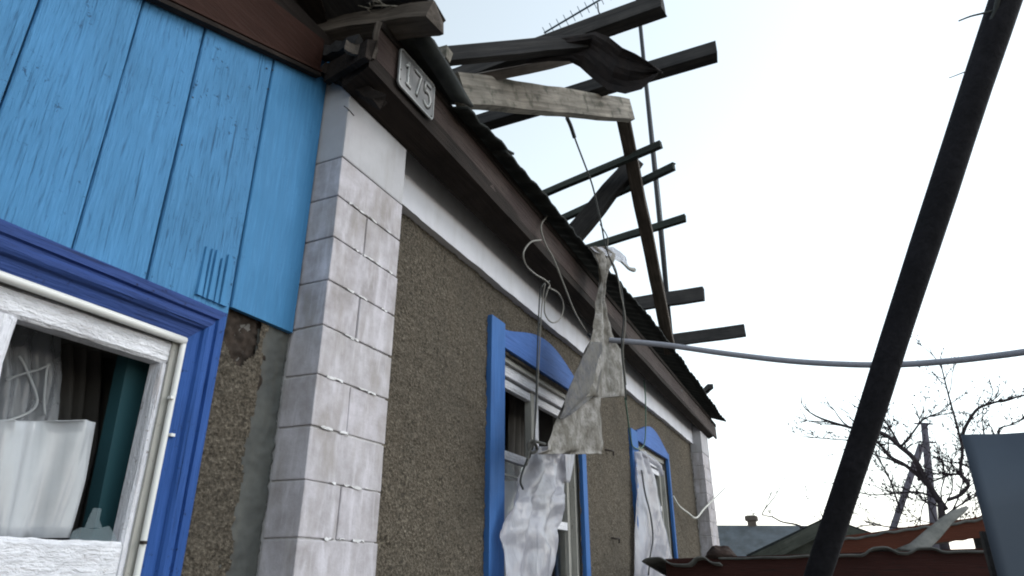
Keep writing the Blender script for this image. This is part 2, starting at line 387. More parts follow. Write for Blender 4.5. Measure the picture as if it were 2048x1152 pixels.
def gridmesh(name, G, mat, parent=None, solid=0.0, smooth=True):
    r, c = len(G), len(G[0]); V = [p for row in G for p in row]
    F = [(i*c+j, i*c+j+1, (i+1)*c+j+1, (i+1)*c+j) for i in range(r-1) for j in range(c-1)]
    return mk(name, V, F, mat, parent, smooth, solid)
def snoise(x, y, seed=0):
    s = 0
    for k in range(5):
        a = 1.7*k+seed*2.13; f = 1.0*1.75**k
        s += math.sin(f*(x*math.cos(a)+y*math.sin(a))+seed*3.1+k*1.9)/1.55**k
    return s/2.4
def smooth_rand(h, w, it):
    a = np.random.randn(h, w)
    for _ in range(it):
        a = (a+np.roll(a, 1, 0)+np.roll(a, -1, 0)+np.roll(a, 1, 1)+np.roll(a, -1, 1))/5
    return a/a.std()
def rough_panel(name, x0, x1, z0, z1, y, dx, amp, mat, parent, holes=(), keep=None):
    nx, nz = int((x1-x0)/dx)+1, int((z1-z0)/dx)+1
    D = 0.6*smooth_rand(nz, nx, 1)+0.4*smooth_rand(nz, nx, 3)+0.35*smooth_rand(nz, nx, 14)
    xs, zs = np.linspace(x0, x1, nx), np.linspace(z0, z1, nz)
    V = [(xs[j]+random.uniform(-.2, .2)*dx, y-amp*D[i, j], zs[i]) for i in range(nz) for j in range(nx)]
    F = []
    for i in range(nz-1):
        for j in range(nx-1):
            cx, cz = (xs[j]+xs[j+1])/2, (zs[i]+zs[i+1])/2
            if any(a < cx < b and c < cz < d for a, b, c, d in holes): continue
            if keep and not keep(cx, cz): continue
            F.append((i*nx+j, i*nx+j+1, (i+1)*nx+j+1, (i+1)*nx+j))
    return mk(name, V, F, mat, parent, smooth=True)

G0 = -H                                     # ground level relative to the eye

# ================================================================== SETTING
gnd = mk('ground', [(x, y, G0+0.0) for y in (-400, -20, 20, 400) for x in (-400, -20, 30, 400)],
         [(j*4+i, j*4+i+1, j*4+i+5, j*4+i+4) for j in range(3) for i in range(3)], 'ground')
gnd['kind'] = 'structure'

# ================================================================== HOUSE
YW = 1.652
house = thing('house', (5.6, 4.0, G0), 'village house with blue boards, grey pebble-dash wall and white block pilasters', 'house')
W1 = (3.38, 4.70, -0.45, 1.235); W2 = (6.30, 7.58, -0.45, 1.175); WA = (0.36, 1.300, -0.75, 0.615)
# wall core, front, with openings
def wall_pieces(x0, x1, z0, z1, holes, y0, y1, mat):
    V, F = [], []
    def add(a, b, c, d):
        k = len(V)
        V.extend([(x, y, z) for x in (a, b) for y in (y0, y1) for z in (c, d)]); F.extend([tuple(k+i for i in f) for f in BOXF])
    xs = [x0]
    for h in sorted(holes):
        add(xs[-1], h[0], z0, z1); add(h[0], h[1], z0, h[2]); add(h[0], h[1], h[3], z1); xs.append(h[1])
    add(xs[-1], x1, z0, z1)
    return V, F
V, F = wall_pieces(-2.6, 9.50, G0, 1.98, [WA, W1, W2], YW+0.012, YW+0.33, 'inner')
wall = mk('front_wall', V, F, 'inner', house)
box('back_wall', -2.6, 9.5, 6.9, 7.2, G0, 1.98, 'inner', house)
box('end_wall', -2.9, -2.6, YW+0.012, 7.2, G0, 1.98, 'inner', house)
box('end_wall', 9.5, 9.8, YW+0.012, 7.2, G0, 1.98, 'pebble', house)
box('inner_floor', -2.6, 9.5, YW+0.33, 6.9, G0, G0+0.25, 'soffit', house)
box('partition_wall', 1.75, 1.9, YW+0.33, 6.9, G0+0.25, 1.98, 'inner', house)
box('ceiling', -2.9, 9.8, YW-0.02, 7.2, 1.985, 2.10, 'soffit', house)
# pebble-dash coat
rough_panel('pebble_dash', 2.06, 9.24, -0.35, 1.70, YW, 0.0125, 0.0036, 'pebble', wall, holes=[(W1[0]+.02, W1[1]-.02, W1[2], W1[3]-.02), (W2[0]+.02, W2[1]-.02, W2[2], W2[3]-.02)])
rough_panel('pebble_dash', 2.06, 9.24, G0, -0.345, YW, 0.05, 0.004, 'pebble', wall, holes=[(W1[0]+.02, W1[1]-.02, W1[2], 2), (W2[0]+.02, W2[1]-.02, W2[2], 2)])
def keepA(x, z):
    edge = 1.572 + 0.022*snoise(z*7, 1.3, 3) + 0.010*snoise(z*37, x*30, 9)            # ragged right end against the cement
    hole = z > 0.60+0.9*abs(x-1.475) + 0.02*snoise(x*60, z*40, 5) and x < 1.555
    return x < edge and not hole
rough_panel('pebble_dash', 1.36, 1.66, -0.35, 0.80, YW-0.012, 0.0075, 0.0032, 'pebble', wall, keep=keepA)
rough_panel('pebble_dash', -2.5, 0.3, G0, 0.80, YW-0.004, 0.05, 0.004, 'pebble', wall)
rough_panel('cement_patch', 1.50, 1.69, -0.35, 0.80, YW-0.003, 0.008, 0.0026, 'cement', wall, keep=lambda x, z: x > 1.552+.01*snoise(z*20, 3, 2) or z < 0.45)
rough_panel('bare_clay_patch', 1.38, 1.60, 0.50, 0.80, YW+0.004, 0.007, 0.0055, 'clay', wall)
# hooks driven in the wall
for (px, py) in ((1217, 903), (1228, 1078)):
    p = at(px, py, Y=YW-0.012); tube('hook', [p+Vector((-.055, .02, .01)), p+Vector((-.02, -.03, 0)), p+Vector((.03, -.032, .004)), p+Vector((.035, -.03, -.03))], 0.007, 'nail', wall)

# white band under the eaves, uneven lower edge
def band():
    n = 150; V, F = [], []
    for i in range(n+1):
        x = 2.085+(9.22-2.085)*i/n; zb = 1.583+0.007*snoise(x*5, 0.4, 2)+0.004*snoise(x*23, 2, 4)+0.004*x/9
        V += [(x, 1.608+.002*snoise(x*7, 1, 8), zb), (x, 1.606+.002*snoise(x*6, 3, 8), 1.97), (x, YW+.01, 1.97), (x, YW+.01, zb)]
    for i in range(n):
        for k in range(4): F.append((i*4+k, i*4+(k+1) % 4, (i+1)*4+(k+1) % 4, (i+1)*4+k))
    F += [(0, 1, 2, 3), tuple(n*4+k for k in (3, 2, 1, 0))]
    return mk('white_band', V, F, 'band', wall)
band()

# ------------------------------------------------------------------ pilasters of blocks
def pilaster(x0, x1, y0, y1, ztop_plaster, zs, halves_at, top, name='pilaster', jlab=None):
    g = 0.0055
    core = mk(name, [(x, y, z) for x in (x0+.010, x1-.010) for y in (y0+.008, y1) for z in (G0, top)], BOXF, 'mortar', house)
    rows = list(zs)
    for k in range(len(rows)-1):
        za, zb = rows[k]+g/2, rows[k+1]-g/2
        xs = [(x0, x1)] if not halves_at(k) else [(x0, x0+(x1-x0)*0.445-g/2), (x0+(x1-x0)*0.445+g/2, x1)]
        for a, b in xs:
            j = 0.0022
            n = 4
            # block with slightly uneven face and rounded arrises
            o = box('block', a+random.uniform(0, j), b-random.uniform(0, j), y0+random.uniform(-j, j), y1-.02, za+random.uniform(-.001, .001), zb+random.uniform(-.001, .001), 'block', core, bevel=0.004, jit=0.0016)
    # plastered head
    zt = rows[-1]+g/2
    o = box('plaster_head', x0+.001, x1-.001, y0-.001, y1-.01, zt, top, 'plaster', core, bevel=0.006)
    # smeared mortar squeezed out of the joints: small pale lumps
    for k in range(1, len(rows)-1):
        if rows[k] < -0.1: continue
        for _ in range(4):
            a = random.uniform(x0+.02, x1-.07); w = random.uniform(.02, .06)
            V = [(a+w*t, y0-random.uniform(.001, .004), rows[k]+random.uniform(-.006, .005)) for t in (0, .35, .7, 1)] + [(a+w*t, y0-.0005, rows[k]+random.uniform(.003, .008)) for t in (1, .6, .3, 0)]
            mk('mortar_smear', V, [(0, 1, 2, 5, 6, 7), (2, 3, 4, 5)], 'mortar', core, solid=0.003)
    return core
ZJ = [0.1035+0.171*k for k in range(-10, 9)]
pil = pilaster(1.686, 2.098, 1.500, 1.66, 0, [G0]+[z for z in ZJ if z > G0+.05], lambda k: k % 2 == 0, 1.97)
# crack in the plaster head
tube('crack', [at(688, 212, Y=1.4975), at(697, 219, Y=1.4975), at(708, 231, Y=1.4975)], 0.0025, 'nail', pil, 4, 3)
c2 = at(1411, 960, Y=1.5); r2 = at(1424.5, 960, Y=1.5)
pilaster(c2.x, r2.x, 1.500, 1.66, 0, [G0]+[z for z in ZJ if z > G0+.05], lambda k: k % 2 == 0, 1.93)

# ------------------------------------------------------------------ blue board cladding
clad = mk('board_backing', [(x, y, z) for x in (-2.6, 1.69) for y in (YW-.008, YW+.011) for z in (0.80, 1.97)], BOXF, 'soffit', house)
edges = [-1.32, -1.07, -0.83, -0.58, -0.335, -0.08, 0.165, 0.41, 0.656, 0.900, 1.113, 1.405]
def board(x0, x1, z0, z1, mat, y=1.634, slant=0.0, n=14):
    V, F = [], []
    bow = random.uniform(-.002, .003); tw = random.uniform(-.0025, .0025)
    for i in range(n+1):
        z = z0+(z1-z0)*i/n
        e0 = .0009*snoise(z*9, x0*7, 2); e1 = .0009*snoise(z*11, x1*5, 6)
        s = slant*(z-z0)
        yy = y+bow*math.sin(i/n*3.1)
        V += [(x0+e0+s, yy+tw, z), (x0+.003+e0+s, yy-.004+tw, z), (x1-.003+e1+s, yy-.004-tw, z), (x1+e1+s, yy-tw, z), (x1+e1+s, YW-.007, z), (x0+e0+s, YW-.007, z)]
    for i in range(n):
        for k in range(6): F.append((i*6+k, i*6+(k+1) % 6, (i+1)*6+(k+1) % 6, (i+1)*6+k))
    F += [tuple(range(6)), tuple(n*6+k for k in reversed(range(6)))]
    return mk('board', V, F, mat, clad)
for a, b in zip(edges[:-1], edges[1:]):
    g = 0.0030 if b < 1.3 else 0.0012
    board(a+g, b-g, 0.70, 1.97, 'blue_board', y=1.634+random.uniform(-.002, .002), slant=0.02 if b > 1.3 and False else 0.0)
board(1.4075, 1.683, 0.775, 1.97, 'blue_board_smooth', y=1.630)
# splintered cover strip low on the last boards
for k, (xa, w) in enumerate(((1.268, .020), (1.291, .014), (1.308, .022), (1.333, .018), (1.354, .030))):
    zt = 0.925+random.uniform(-.012, .015)-.0*k
    hexa('cover_strip', [(xa, 1.629, .765), (xa+w, 1.629, .765), (xa+w, 1.6195+.003*(k % 2), .765), (xa+.003, 1.6205, .765),
                         (xa+.004, 1.629, zt), (xa+w-.002, 1.629, zt-.008), (xa+w-.003, 1.622, zt-.010), (xa+.006, 1.623, zt)], 'blue_board_smooth', clad)
for (px, py) in ((545, 140), (547, 357), (533, 137), (385, 195), (363, 290), (536, 178)):
    p = at(px, py, Y=1.629); mk('nail_head', [p+Vector((.004*math.cos(a), -.001, .004*math.sin(a))) for a in np.linspace(0, 5.2, 6)]+[p+Vector((0, -.003, 0))], [(i, (i+1) % 6, 6) for i in range(6)], 'nail', clad)

# verge board rising over the blue boards, with its batten
def verge():
    def low(x, y): return (1.637+0.366*(x-0.957))*y/1.652
    lo = [(x, 1.637+0.366*(x-.957)) for x in (-0.2, .3, .957, 1.664)]
    V, F = [], []
    for x, z in lo:
        k = 1.612/1.652
        zu = 1.975+0.17*(x-1.573); zu = max(zu, z+.06)
        V += [(x*k, 1.612, z*k), (x*k, 1.626, z*k), (x*.955, 1.592, zu+.012), (x*.955, 1.578, zu)]
    for i in range(3):
        for j in range(4): F.append((i*4+j, i*4+(j+1) % 4, (i+1)*4+(j+1) % 4, (i+1)*4+j))
    F += [(0, 1, 2, 3), (15, 14, 13, 12)]
    return mk('verge_board', V, F, 'brown', house)
vb = verge()
bk = 1.605/1.652
beam('batten', (-0.2*bk, 1.607, (1.637-.366*1.157)*bk), (1.66*bk, 1.607, (1.637+.366*.703)*bk), 0.03, 0.016, 'soffit', vb, wob=.001)
beam('batten', (-0.2*bk, 1.600, (1.637-.366*1.157)*bk+.022), (1.66*bk, 1.600, (1.637+.366*.703)*bk+.018), 0.02, 0.010, 'brown', vb, wob=.001)

# dark deck of the lean-to roof above the verge board
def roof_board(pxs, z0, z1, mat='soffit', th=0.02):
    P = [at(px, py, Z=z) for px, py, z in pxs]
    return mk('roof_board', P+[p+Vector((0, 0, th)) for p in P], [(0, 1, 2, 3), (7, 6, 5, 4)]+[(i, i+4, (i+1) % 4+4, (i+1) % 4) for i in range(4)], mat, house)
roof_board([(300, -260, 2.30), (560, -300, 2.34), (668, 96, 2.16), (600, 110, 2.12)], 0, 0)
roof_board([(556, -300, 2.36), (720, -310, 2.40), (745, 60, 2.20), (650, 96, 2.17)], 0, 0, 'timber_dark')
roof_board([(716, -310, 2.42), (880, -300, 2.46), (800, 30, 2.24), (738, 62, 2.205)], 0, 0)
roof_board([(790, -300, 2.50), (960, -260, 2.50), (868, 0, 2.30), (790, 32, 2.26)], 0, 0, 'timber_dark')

# ------------------------------------------------------------------ eaves: soffit plank, fascia, slate edge
def eave_bar(name, prof0, prof1, x0, x1, mat, n=60, amp=0.003, parent=house, ends=0.0, seed=1):
    V, F = [], []; m = len(prof0)
    for i in range(n+1):
        t = i/n
        for k in range(m):
            y = prof0[k][0]*(1-t)+prof1[k][0]*t; z = prof0[k][1]*(1-t)+prof1[k][1]*t
            e = ends*random.uniform(-1, 1) if i in (0, n) else 0
            V.append((x0+(x1-x0)*t+e, y+amp*snoise(t*30, k*1.3, seed), z+amp*snoise(t*34+5, k*1.1, seed+2)))
    for i in range(n):
        for k in range(m): F.append((i*m+k, i*m+(k+1) % m, (i+1)*m+(k+1) % m, (i+1)*m+k))
    F += [tuple(range(m)), tuple(n*m+k for k in reversed(range(m)))]
    return mk(name, V, F, mat, parent)
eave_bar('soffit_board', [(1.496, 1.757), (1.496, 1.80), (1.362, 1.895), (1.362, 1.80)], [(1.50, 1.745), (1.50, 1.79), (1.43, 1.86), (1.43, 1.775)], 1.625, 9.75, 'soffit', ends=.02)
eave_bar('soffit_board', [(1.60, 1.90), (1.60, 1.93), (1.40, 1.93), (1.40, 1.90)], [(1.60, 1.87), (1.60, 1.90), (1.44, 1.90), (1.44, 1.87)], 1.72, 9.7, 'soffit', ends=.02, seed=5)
fas = eave_bar('fascia_board', [(1.362, 1.868), (1.388, 1.868), (1.388, 2.06), (1.362, 2.06)], [(1.430, 1.795), (1.456, 1.795), (1.456, 2.0), (1.430, 2.0)], 1.655, 10.06, 'maroon', amp=.0022, ends=.004, seed=9)
eave_bar('fascia_edge', [(1.352, 2.03), (1.362, 2.025), (1.362, 2.064), (1.352, 2.066)], [(1.42, 1.965), (1.43, 1.965), (1.43, 2.003), (1.42, 2.003)], 1.66, 10.05, 'soffit', amp=.0016, ends=.003, seed=19)
# eave slates: separate weathered sheets with broken outer edges; (px of outer edge start, end, ratio z/y)
def slate(x0, x1, y0, zr0, zr1, seed, mat='slate', depth=0.55, wave=0.010):
    n = max(6, int((x1-x0)/0.035)); m = 6; G = []
    for j in range(m+1):
        row = []
        for i in range(n+1):
            t = i/n; x = x0+(x1-x0)*t; u = j/m
            zr = zr0+(zr1-zr0)*t
            y = y0+u*depth + (0.012*snoise(x*8, 2, seed) if j == 0 else 0)
            z = y0*zr + u*depth*0.36 + wave*math.sin(x*2*math.pi/0.15)*0.8 + (0.006*snoise(x*12, 1, seed) if j == 0 else 0)
            row.append((x, y, z))
        G.append(row)
    return gridmesh('eave_slate', G, mat, house, solid=0.012)
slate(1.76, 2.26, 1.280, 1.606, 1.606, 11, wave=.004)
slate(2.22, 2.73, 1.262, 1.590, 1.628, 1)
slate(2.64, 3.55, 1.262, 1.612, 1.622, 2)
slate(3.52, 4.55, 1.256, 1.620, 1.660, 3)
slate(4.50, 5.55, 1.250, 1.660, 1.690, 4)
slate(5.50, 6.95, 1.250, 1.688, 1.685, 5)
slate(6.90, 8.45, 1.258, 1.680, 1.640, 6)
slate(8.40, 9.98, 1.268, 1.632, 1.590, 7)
# dark roll of slate lying over the number plate
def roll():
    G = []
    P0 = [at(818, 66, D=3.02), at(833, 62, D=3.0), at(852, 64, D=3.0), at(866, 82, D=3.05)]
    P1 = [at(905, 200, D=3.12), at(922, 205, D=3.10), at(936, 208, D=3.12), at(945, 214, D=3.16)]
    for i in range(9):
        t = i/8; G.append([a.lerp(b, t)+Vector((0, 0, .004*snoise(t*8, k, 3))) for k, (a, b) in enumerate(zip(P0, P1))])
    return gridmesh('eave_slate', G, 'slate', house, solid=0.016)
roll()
# broken ends of boards in the open corner of the eaves
beam('broken_board', at(655, 150, D=2.95), at(742, 98, D=2.75), 0.03, 0.085, 'soffit', house, wob=.006, broken=.02)
beam('broken_board', at(640, 112, D=3.05), at(716, 88, D=2.86), 0.05, 0.05, 'timber_dark', house, wob=.006, broken=.02)
beam('broken_board', at(690, 92, D=2.80), at(742, 108, D=2.80), 0.02, 0.045, 'timber', house, wob=.006, broken=.02)
beam('broken_board', at(650, 138, D=2.98), at(760, 205, D=2.80), 0.05, 0.05, 'soffit', house, wob=.006, broken=.02)
beam('broken_board', at(757, 45, D=2.86), at(745, 120, D=2.82), 0.02, 0.035, 'timber', house, wob=.005)
# protruding rafter with a broken, pale end
beam('rafter', at(585, 78, D=3.35), at(876, 34, D=2.95), 0.10, 0.105, 'timber', house, wob=.005, broken=.03, roll=-0.25)
beam('rafter', at(640, 30, D=3.35), at(852, -8, D=3.05), 0.07, 0.05, 'timber_dark', house, wob=.005, broken=.03)
for k in range(7):
    a = at(random.uniform(690, 760), random.uniform(-5, 22), D=3.1); tube('straw', [a, a+Vector((random.uniform(-.03, .05), random.uniform(-.06, 0), random.uniform(-.03, .02))), a+Vector((random.uniform(-.02, .10), random.uniform(-.12, -.02), random.uniform(-.05, .02)))], 0.004, 'timber_grey', house, 4, 3)

# attic timbers: a plate on posts (hidden behind the eaves) carries the bare rafter stubs
ZA = 2.95
beam('attic_plate', (1.5, 2.3, ZA-.09), (9.7, 2.3, ZA-.09), 0.12, 0.10, 'timber_dark', house)
for x in (1.8, 3.8, 5.8, 7.8, 9.5):
    beam('attic_post', (x, 2.3, 2.08), (x, 2.3, ZA-.12), 0.10, 0.10, 'timber_dark', house)
def stub(pa, pb, Z, w, h, mat, back=2.45, rise=0.0):
    a, b = at(*pa, Z=Z), at(*pb, Z=Z)
    d = (b-a).normalized(); s = (back-a.y)/d.y
    return beam('rafter_stub', a+d*s, b, w, h, mat, house, wob=.003, broken=.012)
stub((1090, 387), (1322, 288), ZA, 0.045, 0.055, 'timber_green')
stub((1125, 437), (1348, 333), ZA, 0.045, 0.060, 'timber_green')
stub((1190, 492), (1371, 436), ZA, 0.055, 0.065, 'timber_green')
stub((1275, 608), (1407, 587), ZA, 0.07, 0.165, 'timber_dark')
stub((1330, 683), (1491, 661), ZA, 0.07, 0.165, 'timber_dark')
beam('rafter_stub', at(1395, 795, Z=2.32), at(1421, 773, Z=2.32), 0.07, 0.07, 'timber_dark', house, broken=.01)
stub((1080, 98), (1328, 8), ZA, 0.10, 0.11, 'timber_dark')
stub((1000, 235), (1433, 103), ZA, 0.10, 0.095, 'timber_dark')
# leaning post, its bleached head beam and the thick brace
pb = Vector(at(1340, 700, Y=1.33)); pt = at(1243, 222, D=5.15)
beam('leaning_post', pb, pt, 0.115, 0.115, 'timber', house, taper=0.82, segs=10, wob=.004)
wa = at(915, 180, D=3.30); wb = at(1256, 221, D=5.08)
beam('head_beam', wa, wb, 0.07, 0.158, 'timber_grey', house, segs=12, wob=.0028, broken=.02)
beam('brace', at(1120, 505, D=5.75), at(1275, 318, D=5.60), 0.10, 0.165, 'timber_dark', house, taper=.8, wob=.008, roll=.3)
# antenna lead lying along: dark timber carrying the bent sheet
beam('sheet_bearer', at(840, 118, D=3.35), at(1200, 84, D=3.72), 0.05, 0.085, 'timber_dark', house, wob=.003)
beam('sheet_bearer', at(905, 168, D=3.50), at(1168, 112, D=3.95), 0.13, 0.05, 'timber', house, wob=.004, broken=.03, roll=.6)
wt = at(886, 112, D=3.28); box('packing_block', wt.x-.025, wt.x+.025, wt.y-.03, wt.y+.05, wt.z-.035, wt.z+.03, 'timber_grey', house, jit=.008)

# ------------------------------------------------------------------ left window in the boarded part
win = mk('window', [(x, y, z) for x in (WA[0], WA[1]) for y in (1.80, 1.83) for z in (WA[2], WA[2]+.05)], BOXF, 'white_h', house)
win_name = 'window'
PROF = [(0, 0), (0, .020), (.006, .024), (.030, .025), (.034, .016), (.040, .016), (.046, .029), (.056, .035), (.068, .033), (.076, .026), (.079, .015), (.096, .013), (.113, .007), (.116, 0)]
def casing(p_outer0, p_outer1, inward, mitre0, mitre1, mat, ybase=1.640):
    """swept moulding: outer line p0 -> p1, inward = unit vector to the opening; mitre = along-shift per unit width at the ends"""
    p0, p1 = Vector((p_outer0[0], 0, p_outer0[1])), Vector((p_outer1[0], 0, p_outer1[1])); d = (p1-p0).normalized(); inw = Vector((inward[0], 0, inward[1]))
    V, F = [], []; m = len(PROF); n = 16
    for i in range(n+1):
        t = i/n
        for k, (w, dep) in enumerate(PROF):
            a = p0+inw*w+d*(w*mitre0); b = p1+inw*w-d*(w*mitre1)
            p = a.lerp(b, t); p.y = ybase-dep*(1+.06*snoise(t*12, k, 4))
            p += Vector((0, 0, .0012*snoise(t*9, k*.7, 7)))
            V.append(p)
    for i in range(n):
        for k in range(m): F.append((i*m+k, i*m+(k+1) % m, (i+1)*m+(k+1) % m, (i+1)*m+k))
    F += [tuple(range(m)), tuple(n*m+k for k in reversed(range(m)))]
    return mk('casing', V, F, mat, win)
oR = at(456, 627, Y=1.618); XR = oR.x; ZT = oR.z
oI = XR-.116
casing((0.22, ZT), (XR, ZT), (0, -1), 1, 1, 'casing_h')
casing((XR, ZT), (XR, -0.9), (-1, 0), 1, 0, 'casing_v')
casing((0.22, ZT), (0.22, -0.9), (1, 0), 1, 0, 'casing_v')
# white outer frame and bead
tube('bead', [(0.335, 1.632, ZT-.124), (0.8, 1.631, ZT-.124), (oI-.004, 1.632, ZT-.125)], 0.0115, 'bead', win, 10, 4)
tube('bead', [(oI-.006, 1.634, ZT-.116), (oI-.006, 1.634, 0.3), (oI-.006, 1.634, -.7)], 0.0085, 'bead', win, 10, 4)
def rough_rail(name, x0, x1, z0, z1, y0, y1, mat, axis, amp=.0025, seed=1, parent=win):
    n = 36; V, F = [], []
    for i in range(n+1):
        t = i/n
        pr = [(0, 0), (.12, 1), (.88, 1), (1, 0)]
        for (u, dd) in pr:
            e = amp*snoise(t*22, u*9, seed)*(1 if u in (0, 1) else .4)
            y = y0+(y1-y0)*0 + (0.0 if dd else .008) + amp*.5*snoise(t*40, u*7, seed+3)
            if axis == 0: V.append((x0+(x1-x0)*t, y, z0+(z1-z0)*u+e))
            else: V.append((x0+(x1-x0)*u+e, y, z0+(z1-z0)*t))
        for u in (1, 0):
            if axis == 0: V.append((x0+(x1-x0)*t, y1, z0+(z1-z0)*u))
            else: V.append((x0+(x1-x0)*u, y1, z0+(z1-z0)*t))
    for i in range(n):
        for k in range(6): F.append((i*6+k, i*6+(k+1) % 6, (i+1)*6+(k+1) % 6, (i+1)*6+k))
    F += [tuple(range(6)), tuple(n*6+k for k in reversed(range(6)))]
    return mk(name, V, F, mat, parent)
yS = 1.652
tR = at(324, 724, Y=yS); bR = at(247, 1084, Y=yS); tL = at(38, 637, Y=yS)
zt, zb_, xl, xr = tR.z, bR.z, tL.x, (tR.x+bR.x)/2
rough_rail('top_rail', xl-.06, oI-.016, zt, ZT-.130, yS, 1.70, 'white_h', 0, seed=2)
rough_rail('stile', xr, oI-.013, -.75, zt-.001, yS+.002, 1.70, 'white_v', 2, seed=3)
rough_rail('middle_rail', xl-.06, xr-.001, zb_-.095, zb_, yS+.001, 1.70, 'white_h', 0, seed=4)
rough_rail('lower_rail', xl-.06, xr-.001, zb_-.165, zb_-.102, yS+.008, 1.70, 'white_h', 0, amp=.002, seed=6)
rough_rail('mullion', xl-.075, xl-.002, -.75, zt-.001, yS-.004, 1.70, 'white_v', 2, amp=.006, seed=5)
rough_rail('top_rail', WA[0], xl-.078, zt, ZT-.130, yS, 1.70, 'white_h', 0, seed=12)
rough_rail('stile', WA[0]-.02, WA[0]+.05, -.75, zt-.001, yS+.002, 1.70, 'white_v', 2, seed=13)
box('frame_jamb', oI-.030, oI+.02, 1.646, 1.72, -.75, ZT-.11, 'old_white', win)
box('frame_jamb', WA[0]-.03, oI-.030, 1.662, 1.72, ZT-.132, ZT-.09, 'old_white', win)
for px, py in ((343, 795), (288, 1085), (344, 870)):
    p = at(px, py, Y=1.625); box('window_peg', p.x-.006, p.x+.006, 1.620, 1.634, p.z-.004, p.z+.004, 'bead' if py < 1000 else 'nail', win)
# left light still glazed; right light holds only shards
mk('pane', [(x, y, z) for x in (WA[0]+.05, xl-.076) for y in (1.672, 1.675) for z in (-.7, zt)], BOXF, 'glass', win)
def shard(pl, Y, parent=win):
    P = [at(a, b, Y=Y) for a, b in pl]; n = len(P)
    return mk('glass_shard', P+[p+Vector((0, .003, 0)) for p in P], [tuple(range(n)), tuple(range(2*n-1, n-1, -1))]+[(i, (i+1) % n, (i+1) % n+n, i+n) for i in range(n)], 'pale_glass', parent)
shard([(140, 1078), (147, 1062), (162, 1055), (190, 1058), (219, 1052), (232, 1074), (236, 1084)], 1.668)
shard([(170, 1056), (180, 1032), (188, 1016), (203, 1017), (199, 1040), (205, 1056)], 1.672)
# teal inner frame, dark curtains, net curtain and the white sheet leaning inside
def slab(name, pl, Y, dy, mat, parent):
    P = [at(a, b, Y=Y) for a, b in pl]; n = len(P)
    return mk(name, P+[p+Vector((0, dy, 0)) for p in P], [tuple(range(n)), tuple(range(2*n-1, n-1, -1))]+[(i, (i+1) % n, (i+1) % n+n, i+n) for i in range(n)], mat, parent)
slab('inner_frame', [(262, 690), (334, 690), (262, 1100), (180, 1100)], 1.76, .05, 'teal', win)

def drape(name, rows, Y, mat, parent=None, fold=0.012, nf=5, cols=14, seed=1, solid=0.0015, extra=None, sub=5):
    """cloth or film: rows of (py, px_left, px_right[, Y]) on a plane Y, folded out of it"""
    G = []
    R = []
    for a, b in zip(rows[:-1], rows[1:]):
        for k in range(sub):
            t = k/sub; R.append([x+(y-x)*t for x, y in zip(a, b)])
    R.append(list(rows[-1]))
    for i, r in enumerate(R):
        y0 = r[3] if len(r) > 3 else Y
        row = []
        for j in range(cols+1):
            u = j/cols; p = at(r[1]+(r[2]-r[1])*u, r[0], Y=y0)
            f = fold*(math.sin(u*nf*math.pi+1.3*snoise(i*.18, u*3, seed))+.6*snoise(u*9, i*.32, seed+2))
            d = p.normalized()*0 + Vector((0, f, 0)); p = p+d
            if extra: p = p+extra(u, i/len(R))
            row.append(p)
        G.append(row)
    return gridmesh(name, G, mat, parent, solid=solid)
net = drape('net_curtain', [(600, -60, 125), (700, -60, 122), (760, -60, 126), (830, -70, 116), (960, -80, 96), (1090, -90, 70)], 1.86, 'lace', None, .008, 9, 26, 3)
tag(net, 'grey net curtain with lace border hanging inside the left window', 'curtain')
for pl in ([(14, 842), (40, 833), (62, 822), (74, 806), (70, 780), (58, 752), (48, 728), (38, 712)], [(12, 760), (45, 748), (80, 738), (100, 728)], [(96, 728), (92, 752), (88, 800), (90, 830)]):
    tube('lace_border', [at(a, b, Y=1.845) for a, b in pl], 0.0035, 'lace_edge', net, 5, 4)
dc = drape('dark_curtain', [(600, 118, 200), (760, 122, 196), (900, 112, 184), (1090, 60, 150)], 1.95, 'curtain_dark', None, .02, 6, 18, 5)
tag(dc, 'dark curtain hanging behind the net curtain in the left window', 'curtain')
sheet = drape('paper_sheet', [(842, -30, 168), (846, -30, 184), (960, -40, 160), (1076, -50, 128)], 1.70, 'paper', None, .0, 1, 20, 2, extra=lambda u, v: Vector((0, .020*math.sin((u-.35)*9)*(1-.4*v)+.006*math.sin(u*26+v*5)-.01, .012*max(0, .08-abs(v-.02))*math.sin(u*14))))
tag(sheet, 'creased white sheet standing in the broken left window', 'sheet')

